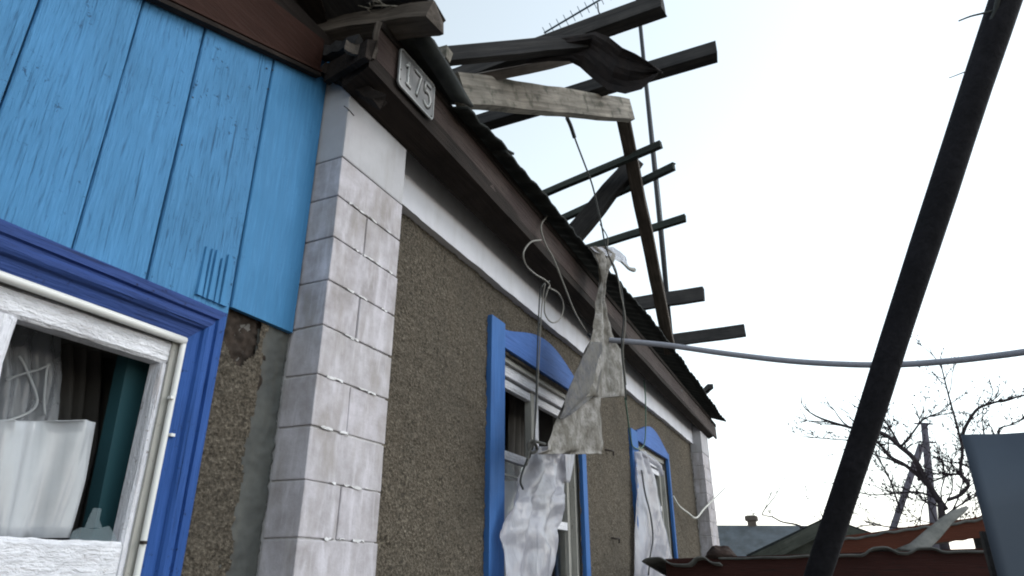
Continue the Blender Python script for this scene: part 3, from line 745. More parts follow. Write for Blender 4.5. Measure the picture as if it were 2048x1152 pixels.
# ------------------------------------------------------------------ two far windows
def far_window(W, xa, xb, ztop, shift):
    w = mk('window', [(x, y, z) for x in (W[0], W[1]) for y in (1.66, 1.80) for z in (W[2], W[2]+.05)], BOXF, 'old_white', house)
    y0, y1 = 1.622, 1.656
    cw = W[0]+.012-xa; cr = xb-W[1]+.012
    box('casing', xa, xa+cw, y0, y1, -0.55, ztop-shift, 'blue_trim', w, bevel=.004)
    box('casing', xb-cr, xb, y0, y1, -0.55, ztop-.07, 'blue_trim', w, bevel=.004)
    # header board with a bowed top
    n = 24; V, F = [], []
    hx0, hx1 = xa+cw+.002, xb-.012; zl = W[3]-.005
    for i in range(n+1):
        t = i/n; x = hx0+(hx1-hx0)*t
        bow = math.sin(math.pi*min(1, max(0, (t-.0)/1.0)))**1.25
        zt_ = ztop-.035+(0.15)*bow-.04*t
        V += [(x, y0+.003, zl), (x, y0+.003, zt_), (x, y1, zt_), (x, y1, zl)]
    for i in range(n):
        for k in range(4): F.append((i*4+k, i*4+(k+1) % 4, (i+1)*4+(k+1) % 4, (i+1)*4+k))
    F += [(0, 1, 2, 3), tuple(n*4+k for k in (3, 2, 1, 0))]
    mk('header_board', V, F, 'blue_trim_h', w)
    # recessed frame: head board, inner head, jambs, sashes
    box('frame_head', W[0], W[1], 1.675, 1.80, W[3]-.055, W[3]-.001, 'old_white', w)
    box('frame_head', W[0], W[1], 1.70, 1.82, W[3]-.125, W[3]-.057, 'white_h', w, jit=.003)
    box('jamb', W[0], W[0]+.05, 1.69, 1.83, W[2]+.05, W[3]-.127, 'old_white', w)
    box('jamb', W[1]-.05, W[1], 1.675, 1.83, W[2]+.05, W[3]-.127, 'old_white', w)
    xm = (W[0]+W[1])/2
    for (a, b, mat) in ((W[0]+.052, W[0]+.10, 'old_white'), (xm-.06, xm-.01, 'old_white'), (xm+.01, xm+.06, 'white_v'), (W[1]-.10, W[1]-.052, 'old_white')):
        box('sash_stile', a, b, 1.715, 1.76, W[2]+.052, W[3]-.13, mat, w)
    for (a, b) in ((W[0]+.102, xm-.062), (xm+.062, W[1]-.102)):
        for z in (W[3]-.19, 0.62, 0.28, W[2]+.06):
            box('sash_rail', a, b, 1.718, 1.757, z, z+.05, 'white_h', w)
    for (a, b, c, d) in ((W[0]+.102, xm-.062, .33, .62), (W[0]+.102, xm-.062, -.38, .28), (xm+.062, W[1]-.102, .33, .62), (xm+.062, W[1]-.102, -.38, .28)):
        box('pane', a, b, 1.736, 1.739, c, d, 'glass', w)
    return w
w1 = far_window(W1, 3.215, 4.775, 1.375, 0)
w2 = far_window(W2, 6.09, 7.62, 1.305, 0.055)
# broken pane left in the upper sash of the nearer of the two
p = [(1001, 960), (1003, 905), (1010, 925), (1022, 932), (1030, 945), (1034, 958)]
shard(p, 1.737, w1)

gc = drape('grey_curtain', [(700, 1020, 1062), (800, 1018, 1056), (900, 1014, 1052), (1000, 1010, 1046), (1160, 1000, 1040)], 1.98, 'curtain_dark', None, .02, 7, 18, 4)
tag(gc, 'grey curtain hanging inside the middle window behind the broken pane', 'curtain')
# plastic films flapping out of both windows
f1 = drape('plastic_film', [(893, 1062, 1108, 1.60), (908, 1052, 1130, 1.585), (930, 1044, 1134, 1.575), (960, 1040, 1134, 1.565), (985, 1034, 1126, 1.56), (1003, 1024, 1122, 1.555), (1030, 1018, 1124, 1.555),
     (1062, 1010, 1118, 1.55), (1100, 1012, 1120, 1.55), (1160, 1004, 1106, 1.55), (1260, 996, 1100, 1.56)], 1.57, 'film', None, .024, 5, 26, 2, extra=lambda u, v: Vector((0, .020*math.sin(u*7-v*16), 0)), sub=6)
tag(f1, 'crumpled clear plastic film bulging out of the middle window', 'plastic film')
f1b = drape('plastic_film', [(905, 1128, 1150, 1.55), (925, 1132, 1147, 1.55), (965, 1134, 1139, 1.55)], 1.55, 'film', None, .006, 3, 8, 6)
tag(f1b, 'short white torn strip of film right of the dirty rag bottom', 'plastic film')
f1c = drape('plastic_film', [(962, 1000, 1062, 1.700), (985, 1001, 1060, 1.69), (1030, 1000, 1040, 1.69), (1160, 996, 1020, 1.69)], 1.69, 'film_thin', None, .010, 4, 14, 9)
tag(f1c, 'thin see-through film stuck on the middle window sash', 'plastic film')
tube('film_cord', [at(1000, 946, Y=1.69), at(1030, 954, Y=1.67), at(1064, 966, Y=1.62)], .004, 'wire_white', f1, 5, 4)
f2 = drape('plastic_film', [(903, 1272, 1290, 1.60), (925, 1272, 1300, 1.60), (950, 1272, 1310, 1.60), (985, 1272, 1316, 1.60), (1060, 1272, 1329, 1.60), (1140, 1272, 1343, 1.60), (1200, 1272, 1350, 1.60)], 1.60, 'film', None, .022, 4, 22, 4, sub=6)
tag(f2, 'white plastic film hanging down the window nearest the far end', 'plastic film')
tube('film_strip', [at(1282, 905, Y=1.60), at(1300, 918, Y=1.595), at(1316, 930, Y=1.59), at(1324, 950, Y=1.59)], lambda t: .018+.012*math.sin(t*3), 'film', f2, 6, 5)

# ================================================================== NUMBER PLATE 175
def yfas(x): return 1.362+(1.430-1.362)*(x-1.655)/(10.06-1.655)-.004
pc = [at(797, 93, Y=1.352), at(840, 120, Y=1.352), at(876, 170, Y=1.352), at(863, 250, Y=1.352), at(798, 165, Y=1.352)]
pxa, pxb = 1.785, 2.060; pz0, pz1 = 1.838, 2.036
plate = thing('house_number_plate', ((pxa+pxb)/2, 1.345, pz0), 'grey metal number plate reading 175 nailed to the maroon fascia', 'number plate')
TILT = 0.010
def pp(u, v, d=0.0):            # plate coordinates (metres from lower left) to space
    return Vector((pxa+u, 1.3445-d-.0*u, pz0+v))
wP, hP = pxb-pxa, pz1-pz0
r = .022; cor = []
for cx, cy, a0 in ((wP-r, r, -90), (wP-r, hP-r, 0), (r, hP-r, 90), (r, r, 180)):
    for k in range(5):
        a = math.radians(a0+k*22.5); cor.append((cx+r*math.cos(a), cy+r*math.sin(a)))
n = len(cor)
V = [pp(u, v, 0.0) for u, v in cor]+[pp(u, v, -.006) for u, v in cor]
mk('plate_body', V, [tuple(range(n)), tuple(range(2*n-1, n-1, -1))]+[(i, (i+1) % n, (i+1) % n+n, i+n) for i in range(n)], 'plate', plate)
rimp = [pp(wP/2+(u-wP/2)*.97, hP/2+(v-hP/2)*.955, .001) for u, v in cor]; rimp.append(rimp[0])
V, F = tubegeo(rimp, .0032, 6); mk('plate_rim', V, F, 'digit', plate, smooth=True)
def digit(strokes, name='digit'):
    V, F = [], []
    for s in strokes: tubegeo(catmull([pp(u, v, .002) for u, v in s], 4) if len(s) > 2 else [pp(u, v, .002) for u, v in s], .0062, 6, V, F)
    o = mk('digit', V, F, 'digit', plate, smooth=True)
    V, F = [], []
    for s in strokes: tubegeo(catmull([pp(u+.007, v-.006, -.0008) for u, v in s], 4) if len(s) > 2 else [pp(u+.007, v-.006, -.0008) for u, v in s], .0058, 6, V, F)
    mk('digit_painted_shadow', V, F, 'digit_dark', o, smooth=True)  # dark copy shifted down and right: the raised digit's shadow, painted in
zb0, zt0 = .045, .158
digit([[(.046, zt0-.03), (.066, zt0)], [(.066, zt0), (.064, zt0-.06), (.066, zb0)], [(.050, zb0), (.066, zb0), (.082, zb0)]])
digit([[(.108, zt0), (.130, zt0), (.160, zt0)], [(.160, zt0), (.146, (zt0+zb0)/2), (.130, zb0-.004)]])
digit([[(.236, zt0), (.214, zt0), (.194, zt0)], [(.194, zt0), (.192, zt0-.048)], [(.192, zt0-.048), (.215, zt0-.042), (.236, zt0-.060), (.238, zt0-.088), (.222, zb0), (.204, zb0-.002), (.190, zb0+.012)]])
for u, v in ((.014, .085), (.014, .035), (wP-.022, .085), (wP-.014, .020), (.014, hP-.016), (wP-.014, hP-.016)):
    V = [pp(u+.005*math.cos(a), v+.005*math.sin(a), .001) for a in np.linspace(0, 5.24, 6)]+[pp(u, v, .003)]
    mk('nail_head', V, [(i, (i+1) % 6, 6) for i in range(6)]+[tuple(range(5, -1, -1))], 'nail', plate)

# ================================================================== BENT TIN / SLATE SHEET ON THE OUTRIGGERS
def bent_sheet():
    rows = [  # px of the upper edge, px of the lower edge, distance
        ((1062, 84), (1050, 128), 3.58), ((1110, 78), (1100, 122), 3.60), ((1150, 72), (1138, 122), 3.62), ((1192, 64), (1160, 134), 3.62),
        ((1218, 74), (1186, 158), 3.56), ((1244, 96), (1216, 180), 3.50), ((1270, 108), (1250, 187), 3.48), ((1296, 124), (1282, 178), 3.48), ((1326, 148), (1312, 152), 3.50)]
    G = []
    for i, (a, b, d) in enumerate(rows):
        row = []
        for j in range(9):
            t = j/8
            p = at(a[0]+(b[0]-a[0])*t, a[1]+(b[1]-a[1])*t, D=d)
            bul = .035*math.sin(math.pi*t) if i > 2 else .008*math.sin(math.pi*t)
            a = (a[0]+3*snoise(i*2.1, 1, 3), a[1]+3*snoise(i*3.3, 2, 5)) if j == 0 else a
            p = p + Vector((0, 0, bul*.6)) + ray(1150, 120).normalized()*(.014*math.sin(t*11+i*.9)+.008*snoise(i*1.7, t*9, 4))
            row.append(p)
        G.append(row)
    return gridmesh('bent_tin_sheet', G, 'rust', None, solid=0.006, smooth=False)
tag(bent_sheet(), 'dark bent tin sheet drooping off the outrigger timbers against the sky', 'metal sheet')

# ================================================================== RAG AND CABLES
rag = drape('hanging_rag', [(493, 1178, 1206, 1.245), (508, 1186, 1228, 1.24), (525, 1194, 1224, 1.24), (545, 1198, 1214, 1.24), (570, 1202, 1209, 1.24), (600, 1197, 1206, 1.25), (625, 1194, 1212, 1.25), (652, 1188, 1220, 1.25),
      (680, 1182, 1230, 1.25), (700, 1170, 1240, 1.25), (740, 1154, 1245, 1.25), (792, 1135, 1254, 1.25), (796, 1134, 1202, 1.25), (830, 1120, 1200, 1.25), (880, 1101, 1201, 1.255), (900, 1090, 1201, 1.26), (908, 1070, 1199, 1.26)], 1.25, 'rag', None, .018, 4, 22, 3, sub=5)
tag(rag, 'dirty grey plastic rag hanging twisted from the eave edge', 'rag')
drape('rag_flap', [(684, 1182, 1204, 1.228), (710, 1168, 1206, 1.226), (745, 1152, 1203, 1.226), (785, 1136, 1196, 1.228), (800, 1131, 1178, 1.23), (822, 1124, 1150, 1.232), (838, 1118, 1126, 1.234)], 1.23, 'film_grey', rag, .008, 3, 12, 7, sub=5)
drape('rag_flap', [(494, 1180, 1226, 1.243), (503, 1190, 1240, 1.235), (514, 1222, 1252, 1.225), (524, 1240, 1254, 1.225), (538, 1257, 1262, 1.22)], 1.24, 'film', rag, .006, 3, 10, 5)
kn = [at(1268, 540, Y=1.22), at(1256, 536, Y=1.22), at(1240, 520, Y=1.225)]
tube('rag_knot', kn, lambda t: .016*(1-t)+.004, 'wire', rag, 6, 4)

# heavy service cable from the eave out over the yard
a0 = at(1186, 679, Y=1.28); b0 = at(2048, 705, D=4.35)
pts = [a0]
for px, py, d in ((1230, 681, 4.72), (1330, 690, 4.70), (1450, 707, 4.65), (1580, 722, 4.60), (1700, 729, 4.55), (1800, 729, 4.5), (1900, 722, 4.45), (1980, 713, 4.4), (2048, 704, 4.35), (2200, 680, 4.3), (2500, 610, 4.2)):
    pts.append(at(px, py, D=d))
pts[0] = at(1186, 678, D=4.74)
sc = tube('service_cable', pts, .0195, 'cable', None, 8, 5)
tag(sc, 'thick grey service cable sagging from the eave across the sky', 'cable')
tube('cable_lead', [at(1176, 668, D=4.75), at(1183, 675, D=4.74), at(1189, 679, D=4.74)], .012, 'wire_dark', sc, 6, 4)
# bracket wire loops
YF = 1.33
lw = thing('wire_loops', tuple(at(1080, 560, Y=YF)), 'thin grey wire coiled in loops under the fascia above the middle window', 'wire')
tube('wire_run', [at(1096, 430, Y=1.355), at(1082, 452, Y=1.345), at(1090, 486, Y=1.335), at(1108, 520, Y=1.325), at(1130, 575, Y=1.315), at(1150, 625, Y=1.31), at(1176, 668, Y=1.30)], .0050, 'wire', lw)
tube('wire_loop', [at(1082, 480, Y=1.345), at(1062, 484, Y=1.34), at(1047, 505, Y=1.34), at(1052, 530, Y=1.345), at(1070, 548, Y=1.35), at(1090, 560, Y=1.35), at(1099, 570, Y=1.35), at(1096, 578, Y=1.35)], .0050, 'wire', lw)
tube('wire_loop', [at(1096, 578, Y=1.40), at(1090, 600, Y=1.42), at(1090, 628, Y=1.43), at(1104, 645, Y=1.43), at(1120, 638, Y=1.43), at(1127, 612, Y=1.42), at(1118, 588, Y=1.41), at(1100, 576, Y=1.40)], .0045, 'wire', lw)
tube('wire_run', [at(1099, 562, Y=1.35), at(1084, 572, Y=1.37), at(1079, 600, Y=1.40), at(1075, 700, Y=1.44), at(1072, 800, Y=1.47), at(1068, 880, Y=1.50), at(1064, 900, Y=1.52)], .0040, 'wire_dark', lw)
tube('wire_run', [at(1090, 566, Y=1.36), at(1083, 620, Y=1.40), at(1078, 720, Y=1.44), at(1072, 830, Y=1.47), at(1066, 895, Y=1.50)], .0035, 'wire', lw)
kt = [at(1052, 930, Y=1.53), at(1060, 900, Y=1.52), at(1068, 885, Y=1.51), at(1074, 900, Y=1.515), at(1062, 905, Y=1.52), at(1056, 890, Y=1.525), at(1064, 882, Y=1.51), at(1090, 888, Y=1.515)]
tube('wire_knot', kt, .009, 'wire', lw)
tube('wire_tail', [at(1062, 905, Y=1.52), at(1048, 935, Y=1.53), at(1041, 962, Y=1.54), at(1046, 978, Y=1.545)], .0065, 'wire_dark', lw)

# twisted drop wires hanging from the head beam past the eave
dw = tube('drop_wire', [at(1131, 232, D=4.35), at(1143, 255, D=4.38), at(1151, 280, D=4.42), at(1168, 325, D=4.50), at(1183, 365, D=4.58), at(1192, 400, D=4.62), at(1203, 450, D=4.66), at(1211, 492, D=4.70), at(1225, 530, D=4.72), at(1243, 580, D=4.70), at(1247, 640, D=4.66), at(1243, 690, D=4.64), at(1249, 760, D=4.64), at(1253, 800, D=4.66)], .0060, 'wire_dark', None, 6, 5)
tag(dw, 'dark twisted wire dangling from the bleached beam down over the eave', 'wire')
tube('wire_strand', [at(1200, 448, D=4.66), at(1215, 475, D=4.68), at(1216, 505, D=4.69), at(1232, 540, D=4.70), at(1241, 585, D=4.69), at(1251, 640, D=4.66), at(1246, 700, D=4.64), at(1252, 770, D=4.64)], .0045, 'wire', dw)
tube('wire_sleeve', [at(1134, 236, D=4.34), at(1141, 251, D=4.37), at(1149, 275, D=4.41)], .013, 'wire_dark', dw)
gw = tube('green_wire', [at(1250, 795, Y=1.55), at(1256, 840, Y=1.58), at(1262, 880, Y=1.60), at(1266, 893, Y=1.605), at(1279, 897, Y=1.605), at(1290, 880, Y=1.60), at(1291, 800, Y=1.58), at(1288, 760, Y=1.56)], .0065, 'wire_green', None)
tag(gw, 'green black wire hanging down beside the window nearest the far end', 'wire')
fwire = tube('thin_wire', [at(1283, 940, Y=1.56), at(1290, 985, Y=1.56), at(1301, 1030, Y=1.55), at(1306, 1075, Y=1.55), at(1301, 1110, Y=1.55), at(1297, 1150, Y=1.55)], .0075, 'wire_dark', None)
tag(fwire, 'thin dark wire hanging in front of the white film of the far window', 'wire')
ww = tube('pale_wire', [at(1346, 992, Y=1.64), at(1358, 1012, Y=1.60), at(1376, 1026, Y=1.56), at(1392, 1036, Y=1.50), at(1408, 1018, Y=1.46), at(1430, 996, Y=1.44), at(1450, 976, Y=1.42)], .011, 'wire_white', None)
tag(ww, 'pale bent wire poking out near the far corner pilaster', 'wire')

# ================================================================== ANTENNA
mx, my = 7.60, 1.47
ant = thing('tv_antenna', (mx, my, 1.93), 'television antenna with a comb of short rods on a tall dark mast', 'antenna')
tube('mast', [(mx, my, 1.93), (mx, my, 5), (mx, my, 9.2)], .029, 'mast', ant, 10, 0)
box('mast_foot', mx-.06, mx+.06, my-.06, my+.06, 1.925, 1.945, 'mast', ant)
tube('mast_wire', [(mx+.07, my, 2.3), (mx+.09, my-.02, 4.5), (mx+.06, my, 7.9)], .006, 'wire_dark', ant, 5, 3)
dA = ray(1270, -42); j0 = dA*(my/dA.y); e0 = at(1088, 66, D=j0.length*1.0)
tube('boom', [j0, j0.lerp(e0, .5), e0], .016, 'alu', ant, 6, 0)
bd = (e0-j0).normalized(); perp = bd.cross(ray(1150, 30).normalized()).normalized(); perp = (perp*.75+ray(1150, 30).normalized()*.35).normalized()
L = (e0-j0).length
k = 0
for s in np.arange(0.02, L-.25, 0.122):
    p = e0-bd*s; tube('rod', [p-perp*.095, p+perp*.095], .0055, 'alu', ant, 5, 0)
tube('lead', [at(1195, 6, D=10.9), at(1200, 30, D=10.8), at(1230, 70, D=10.6)], .012, 'wire_dark', ant, 5, 4)

# ================================================================== LEANING POLE
lo = at(1635, 1152, D=3.2); hi = at(2011, 0, D=2.95); dv = (hi-lo)
k = (G0-0.25-lo.z)/dv.z; foot = lo+dv*k; tip = lo+dv*1.45
pole = thing('leaning_pole', (foot.x, foot.y, G0), 'dark leaning wooden pole crossing the sky in front of the yard', 'pole')
Vp, Fp = tubegeo([foot.lerp(tip, i/30)+Vector((.004*snoise(i*.5, 1, 2), .004*snoise(i*.5, 4, 3), 0)) for i in range(31)], lambda t: .0465+.002*snoise(t*20, 2, 4)+.004*t, 14)
mk('pole_shaft', Vp, Fp, 'timber_black', pole, smooth=True)
tube('stub_wire', [at(1985, 22, D=2.90), at(1960, 28, D=2.88), at(1940, 33, D=2.86), at(1917, 42, D=2.85)], lambda t: .0042-.0015*t, 'wire_dark', pole, 5)
tube('stub_wire', [at(1966, 132, D=2.93), at(1940, 140, D=2.9), at(1898, 156, D=2.88)], lambda t: .0035-.0018*t, 'wire', pole, 5)
tube('side_wire', [at(2000, -20, D=2.9), at(1990, 22, D=2.9), at(1978, 55, D=2.9), at(1970, 100, D=2.92), at(1950, 160, D=2.96)], .009, 'wire_dark', pole, 6)

# ================================================================== SHEDS, FENCE PANEL, FAR HOUSES
XS = 5.5
shed = thing('shed', (XS+.8, 0.2, G0), 'low shed with red-brown front board and wavy slate edge beside the house', 'shed')
y0s, y1s = 1.27, -0.80
def zs_(y): return 0.112+(0.158-0.112)*(y0s-y)/(y0s-y1s)
hexa('front_board', [(XS, y0s, zs_(y0s)), (XS+.03, y0s, zs_(y0s)), (XS+.03, y0s, -.10), (XS, y0s, -.10), (XS, y1s-.5, zs_(y1s-.5)), (XS+.03, y1s-.5, zs_(y1s-.5)), (XS+.03, y1s-.5, -.06), (XS, y1s-.5, -.06)], 'red_wood', shed)
for i in range(14):
    y = y0s-.02-i*.182; box('wall_plank', XS+.034, XS+.058, y-.176, y, G0, 0.04, 'timber_dark', shed)
box('side_wall', XS+.058, XS+1.8, y0s-.05, y0s, G0, 0.0, 'timber_dark', shed); box('side_wall', XS+.058, XS+1.8, y1s-.5, y1s-.45, G0, 0.0, 'timber_dark', shed)
def corr(x0, x1, ya, yb, zf, pitch, amp, mat, drop=0.25, seed=1):
    n = int(abs(yb-ya)/pitch*12); G = []
    for i in range(7):
        t = i/6; row = []
        for j in range(n+1):
            y = ya+(yb-ya)*j/n
            row.append((x0+(x1-x0)*t+(.02*snoise(y*5, 1, seed) if i == 0 else 0), y, zf(y)+amp*(1+math.sin(2*math.pi*y/pitch+seed))-drop*t))
        G.append(row)
    return gridmesh('slate_sheet', G, mat, shed, solid=.010)
def hump(y, c, w, h): return h*math.exp(-((y-c)/w)**4)
yh = [at(px, 1112, X=XS-.05).y for px in (1308, 1402, 1762, 1855)]
corr(XS-.10, XS+1.8, y0s+.16, y0s-.42, lambda y: zs_(y)-.045+hump(y, yh[0], .10, .050)+hump(y, yh[1], .06, .040), .30, .004, 'slate_light', seed=.3)
corr(XS-.04, XS+1.8, y0s-.40, y1s+.9, lambda y: zs_(y)-.012+.006*snoise(y*4, 1, 2), .30, .002, 'slate_light', seed=2)
corr(XS-.05, XS+1.8, y1s+.92, y1s-.5, lambda y: zs_(y)-.020+hump(y, yh[2], .085, .045)+hump(y, yh[3], .08, .035), .34, .003, 'slate_light', seed=1.1)
# lump of rubble on the shed edge
def lump():
    bm = bmesh.new(); bmesh.ops.create_icosphere(bm, subdivisions=3, radius=1)
    c = at(1442, 1110, X=XS+.05)
    V = [Vector(c)+Vector((v.co.x*.09, v.co.y*.105*(1+.25*snoise(v.co.x*3, v.co.z*4, 2)), max(-.5, v.co.z)*.060*(1+.45*snoise(v.co.y*4, v.co.x*3, 5)))) for v in bm.verts]
    F = [tuple(v.index for v in f.verts) for f in bm.faces]; bm.free()
    return mk('rubble_lump', V, F, 'rubble', None)
tag(lump(), 'dark brown lump of rubble lying on the shed roof edge', 'rubble')
# second lean-to behind with an orange beam and slate cap
Xb = 7.6
lean = thing('lean_to', (Xb+.5, -.3, G0), 'lean-to with orange-brown beam and grey slate cap behind the shed', 'lean-to')
a, b = at(1640, 1098, X=Xb), at(2010, 1047, X=Xb)
beam('orange_beam', a, b, .06, .17, 'orange_wood', lean)
for t in (0.02, .98):
    q = a.lerp(b, t); box('post', q.x-.05, q.x+.05, q.y-.05, q.y+.05, G0, q.z-.086, 'timber_dark', lean)
a2, b2 = at(1650, 1083, X=Xb-.05), at(2010, 1031, X=Xb-.05)
nn = 50; G = []
for i in range(5):
    t = i/4; G.append([a2.lerp(b2, j/nn)+Vector((t*1.0, 0, -.12*t+.005*math.sin(j*1.15)+.014*snoise(j*.22, 1, 3))) for j in range(nn+1)])
gridmesh('slate_cap', G, 'slate_light', lean, solid=.02)
box('post', Xb+.85, Xb+.95, a2.y-.15, a2.y-.05, G0, a2.z-.14, 'timber_dark', lean); box('post', Xb+.85, Xb+.95, b2.y+.05, b2.y+.15, G0, b2.z-.14, 'timber_dark', lean)
# loose bent strip leaning on the shed roof
G = []
for (pa, pb_, X) in (((1795, 1098), (1838, 1104), 5.75), ((1820, 1088), (1860, 1096), 5.85), ((1850, 1062), (1880, 1076), 6.0), ((1880, 1038), (1905, 1046), 6.15), ((1905, 1022), (1928, 1026), 6.3), ((1932, 1013), (1938, 1016), 6.4)):
    G.append([at(pa[0]+(pb_[0]-pa[0])*t, pa[1]+(pb_[1]-pa[1])*t, X=X) for t in (0, .33, .66, 1)])
o = gridmesh('bent_strip', G, 'slate_light', None, solid=.014); tag(o, 'grey bent strip of slate sticking up from the shed roof', 'slate strip')

# sheet metal fence panel close on the right
q = at(1922, 872, D=3.05); 
fence = thing('sheet_metal_fence', (q.x, q.y-.6, G0), 'slate-blue sheet metal fence panel close on the right edge', 'fence')
G = []
dirp = Vector((-.10, -1, 0)).normalized()
for i in range(9):
    z = G0+(q.z-G0)*i/8
    G.append([Vector((q.x, q.y, 0))+dirp*s+Vector((.012*math.sin(s*9)+.004*snoise(s*5, z, 2), 0, z+(.012*snoise(s*6, 1, 4) if i == 8 else 0))) for s in np.linspace(0, 1.5, 40)])
gridmesh('panel_sheet', G, 'panel', fence, solid=.004)
p1 = at(1975, 1062, D=3.25); box('fence_post', p1.x-.0, p1.x+.06, p1.y-.05, p1.y+.02, G0, p1.z, 'timber_dark', fence)
box('fence_post', q.x-.2, q.x-.14, q.y-1.35, q.y-1.29, G0, q.z-.1, 'timber_dark', fence)
box('fence_rail', q.x-.13, q.x-.10, q.y-1.4, q.y-.05, -.35, -.28, 'timber_dark', fence)

# far grey-roofed house with a chimney
XF = 40
fh = thing('far_house', (XF+4, 6.0, G0), 'distant house with dark grey slate roof and stub chimney', 'house')
ra = at(1400, 1051, X=XF+3); rb = at(1660, 1052, X=XF+3); ea = at(1398, 1125, X=XF); eb = at(1662, 1125, X=XF)
mk('roof', [ea, eb, rb, ra, ea+Vector((6, 0, 0)), eb+Vector((6, 0, 0))], [(0, 1, 2, 3), (3, 2, 5, 4), (0, 3, 4), (1, 5, 2)], 'far_slate', fh, solid=.05)
box('wall', XF+.5, XF+5.5, min(ea.y, eb.y)+.3, max(ea.y, eb.y)-.3, G0, ea.z-.05, 'far_wall', fh)
ct = at(1502, 1031, X=XF+3.2); box('chimney', ct.x-.3, ct.x+.3, ct.y-.22, ct.y+.22, ra.z-.4, ct.z, 'chimney', fh); box('chimney_cap', ct.x-.38, ct.x+.38, ct.y-.34, ct.y+.34, ct.z-.32, ct.z-.02, 'chimney', fh, bevel=.08)
# gabled outbuilding in the middle distance
XG = 13.0
ob = thing('outbuilding', (XG+1.5, .4, G0), 'small gabled outbuilding with grey-green boards left of the leaning pole', 'outbuilding')
ap = at(1655, 1040, X=XG); le = at(1496, 1116, X=XG); re = Vector((XG, 2*ap.y-le.y, le.z))
off = Vector((.12, 0, 0))
mk('gable_wall', [off+Vector((XG, le.y-.2, G0)), off+Vector((XG, re.y+.2, G0)), off+Vector((XG, re.y+.2, le.z-.02)), off+Vector((XG, ap.y, ap.z-.10)), off+Vector((XG, le.y-.2, le.z-.02))], [(0, 1, 2, 3, 4)], 'timber_moss', ob, solid=.05)
for (s, e) in ((le, ap), (re, ap)):
    n_ = Vector((0, (e-s).z, -(e-s).y)).normalized(); n_ = n_ if n_.z > 0 else -n_
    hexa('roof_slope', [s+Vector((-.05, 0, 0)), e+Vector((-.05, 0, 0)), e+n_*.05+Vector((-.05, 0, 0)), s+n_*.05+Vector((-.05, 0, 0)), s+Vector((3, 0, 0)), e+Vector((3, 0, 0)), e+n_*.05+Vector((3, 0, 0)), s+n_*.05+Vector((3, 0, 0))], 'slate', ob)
    beam('barge_board', s+Vector((-.09, 0, -.10)), e+Vector((-.09, 0, -.09)), .03, .20, 'timber_moss', ob)
box('side_wall', XG+.15, XG+2.9, le.y-.25, le.y-.2, G0, le.z-.04, 'timber_green', ob); box('side_wall', XG+.15, XG+2.9, re.y+.2, re.y+.25, G0, le.z-.04, 'timber_green', ob)
hexa('ridge_cap', [ap+Vector((-.1, .14, -.02)), ap+Vector((-.1, 0, .09)), ap+Vector((-.1, -.14, -.02)), ap+Vector((-.1, 0, .04)), ap+Vector((2, .14, -.02)), ap+Vector((2, 0, .09)), ap+Vector((2, -.14, -.02)), ap+Vector((2, 0, .04))], 'slate', ob)

# braced utility pole
XU = 26
t1 = at(1848, 846, X=XU); b1 = at(1878, 1152, X=XU); up_ = thing('utility_pole', (b1.x, b1.y, G0), 'braced concrete utility pole standing among the bare branches', 'utility pole')
dd = (t1-b1); bb = b1+dd*((G0-b1.z)/dd.z)
Vp, Fp = tubegeo([bb, bb.lerp(t1, .5), t1], lambda t: .15-.05*t, 8); mk('post', Vp, Fp, 'concrete_pole', up_, smooth=True)
s1 = at(1843, 889, X=XU-.4); s0 = at(1785, 1060, X=XU-.4); dd = s1-s0; sb = s0+dd*((G0-s0.z)/dd.z)
Vp, Fp = tubegeo([sb, sb.lerp(s1, .5), s1], .10, 8); mk('strut', Vp, Fp, 'concrete_pole', up_, smooth=True)
for (pxa_, pxb_, py) in ((1828, 1866, 847), (1833, 1872, 884)):
    beam('crossarm', at(pxa_, py, X=XU-.22), at(pxb_, py+1, X=XU-.22), .05, .05, 'concrete_pole', up_)

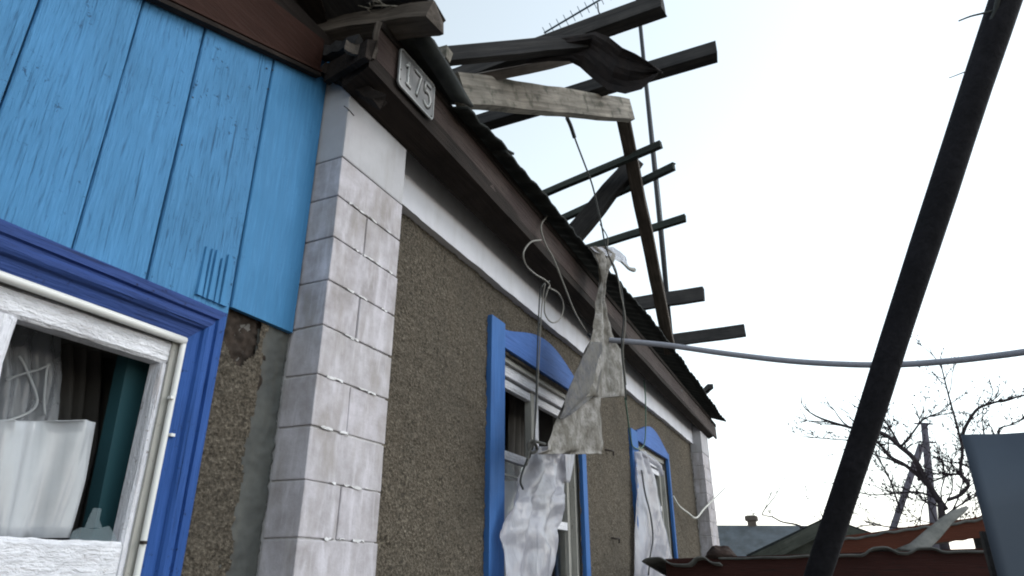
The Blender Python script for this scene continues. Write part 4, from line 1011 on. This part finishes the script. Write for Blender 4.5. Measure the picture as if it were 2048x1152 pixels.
# ================================================================== BARE TREES
def bare_tree(name, label, limbs, X, trunk, r0, seed, twigs=60, grp=None):
    rnd = random.Random(seed)
    base = at(trunk[0][0], trunk[0][1], X=X)
    root = thing(name, (X, base.y, G0), label, 'tree', grp)
    pts = [Vector((X, base.y, G0-.1))]+[at(px, py, X=X+rnd.uniform(-.2, .2)) for px, py in trunk]
    Vt, Ft = tubegeo(catmull(pts, 4), lambda t: r0*(1-.55*t), 8); mk('trunk', Vt, Ft, 'bark', root, smooth=True)
    V, F = [], []; ends = []
    def twig(p, d, L, r, lev):
        q = [p]; dd = d.copy()
        for k in range(4):
            dd = (dd+Vector((rnd.uniform(-.3, .3), rnd.uniform(-.3, .3), rnd.uniform(-.18, .30)))).normalized(); q.append(q[-1]+dd*L/4)
        tubegeo(q, lambda t: r*(1-.75*t)+.0025, 4, V, F)
        if lev > 0:
            for k in range(rnd.randint(2, 4)):
                i = rnd.randint(1, 4); twig(q[i], (dd+Vector((rnd.uniform(-.9, .9), rnd.uniform(-.9, .9), rnd.uniform(-.4, .8)))).normalized(), L*rnd.uniform(.35, .6), r*.55, lev-1)
        else:
            for k in range(2):   # withered buds and dry leaves
                i = rnd.randint(1, 4); c = q[i]; s = rnd.uniform(.012, .028); b_ = len(V)
                V.extend([c, c+Vector((0, s, s*.5)), c+Vector((s*.3, s*.8, -s)), c+Vector((0, -s*.3, -s))]); F.append((b_, b_+1, b_+2, b_+3))
    for li, (r, pl) in enumerate(limbs):
        dz = rnd.uniform(-.5, .5)
        n_ = len(pl); lp = [at(px, py, X=X+dz*i/max(1, n_-1)) for i, (px, py) in enumerate(pl)]
        c = catmull(lp, 5); Vl, Fl = tubegeo(c, lambda t: r*(1-.6*t), 6); mk('limb', Vl, Fl, 'bark', root, smooth=True)
        for k in range(max(3, int(twigs/len(limbs)))):
            i = rnd.randint(int(len(c)*.25), len(c)-1); t = (c[min(i+1, len(c)-1)]-c[max(0, i-1)]).normalized()
            twig(c[i], (t*.7+Vector((rnd.uniform(-.6, .6), rnd.uniform(-.9, .9), rnd.uniform(-.3, .8)))).normalized(), rnd.uniform(.25, .7), r*.28, 1)
        e = c[-1]; t = (c[-1]-c[-3]).normalized(); twig(e, t, .6, r*.35, 1)
    o = mk('twigs', V, F, 'bark', root); o['kind'] = 'stuff'
    return root
bare_tree('bare_tree', 'bare tree with spreading dark limbs behind the leaning pole', [
    (.050, [(1893, 1020), (1868, 985), (1840, 955), (1810, 930), (1783, 915), (1765, 895), (1748, 878), (1730, 866)]),
    (.060, [(1880, 1005), (1858, 970), (1828, 918), (1800, 893), (1775, 872), (1750, 862), (1715, 858), (1675, 848), (1645, 838)]),
    (.030, [(1800, 893), (1785, 865), (1772, 845), (1762, 828)]),
    (.026, [(1802, 893), (1822, 870), (1846, 840), (1880, 824)]),
    (.022, [(1770, 890), (1730, 880), (1690, 880), (1635, 876)]),
    (.040, [(1895, 1000), (1920, 990), (1937, 970), (1925, 952), (1905, 948), (1885, 955)]),
    (.034, [(1937, 970), (1921, 945), (1925, 900), (1918, 868), (1908, 830), (1897, 790), (1884, 738)]),
    (.036, [(1925, 870), (1933, 850), (1955, 818), (1985, 806), (2010, 800), (2048, 790)]),
    (.026, [(1870, 995), (1838, 985), (1800, 986), (1750, 990), (1715, 985)]),
    (.020, [(1800, 1020), (1780, 960), (1765, 930), (1752, 905)]),
    (.020, [(1890, 1020), (1850, 1005), (1838, 1060)]),
    (.020, [(1850, 1050), (1800, 1056), (1740, 1050), (1690, 1062), (1670, 1070)]),
    (.022, [(1880, 1040), (1920, 1010), (1960, 990), (2010, 985)]),
    (.018, [(1895, 1040), (1915, 1000), (1928, 960), (1950, 935)]), (.016, [(1880, 1060), (1862, 1020), (1848, 990), (1850, 950)]), (.016, [(1900, 1060), (1935, 1045), (1965, 1030)]),
    (.016, [(1890, 1030), (1882, 985), (1890, 950), (1880, 915)]), (.014, [(1885, 1050), (1840, 1040), (1815, 1020), (1800, 1000)]), (.014, [(1890, 1010), (1905, 975), (1900, 940), (1912, 905)]),
], 16.0, [(1893, 1110), (1886, 1060), (1880, 1005)], .11, 3, 230)
bare_tree('bare_tree', 'low bare tree with thin twigs above the distant grey roof', [
    (.030, [(1640, 1080), (1600, 1052), (1565, 1044), (1545, 1034), (1525, 1028), (1540, 1005)]),
    (.014, [(1640, 1080), (1645, 1040), (1638, 1015), (1632, 1000)]),
], 19.0, [(1650, 1130), (1645, 1100), (1640, 1080)], .07, 5, 6)
bare_tree('bare_tree', 'bare tree whose twigs show above the blue fence panel', [
    (.030, [(2010, 1000), (2000, 900), (1998, 860), (2020, 850), (2048, 838)]),
    (.030, [(2010, 1000), (1975, 930), (1968, 868), (1965, 850)]),
    (.030, [(2000, 1010), (1960, 960), (1930, 930), (1900, 925)]),
], 17.5, [(2030, 1130), (2020, 1060), (2010, 1000)], .08, 8, 24)
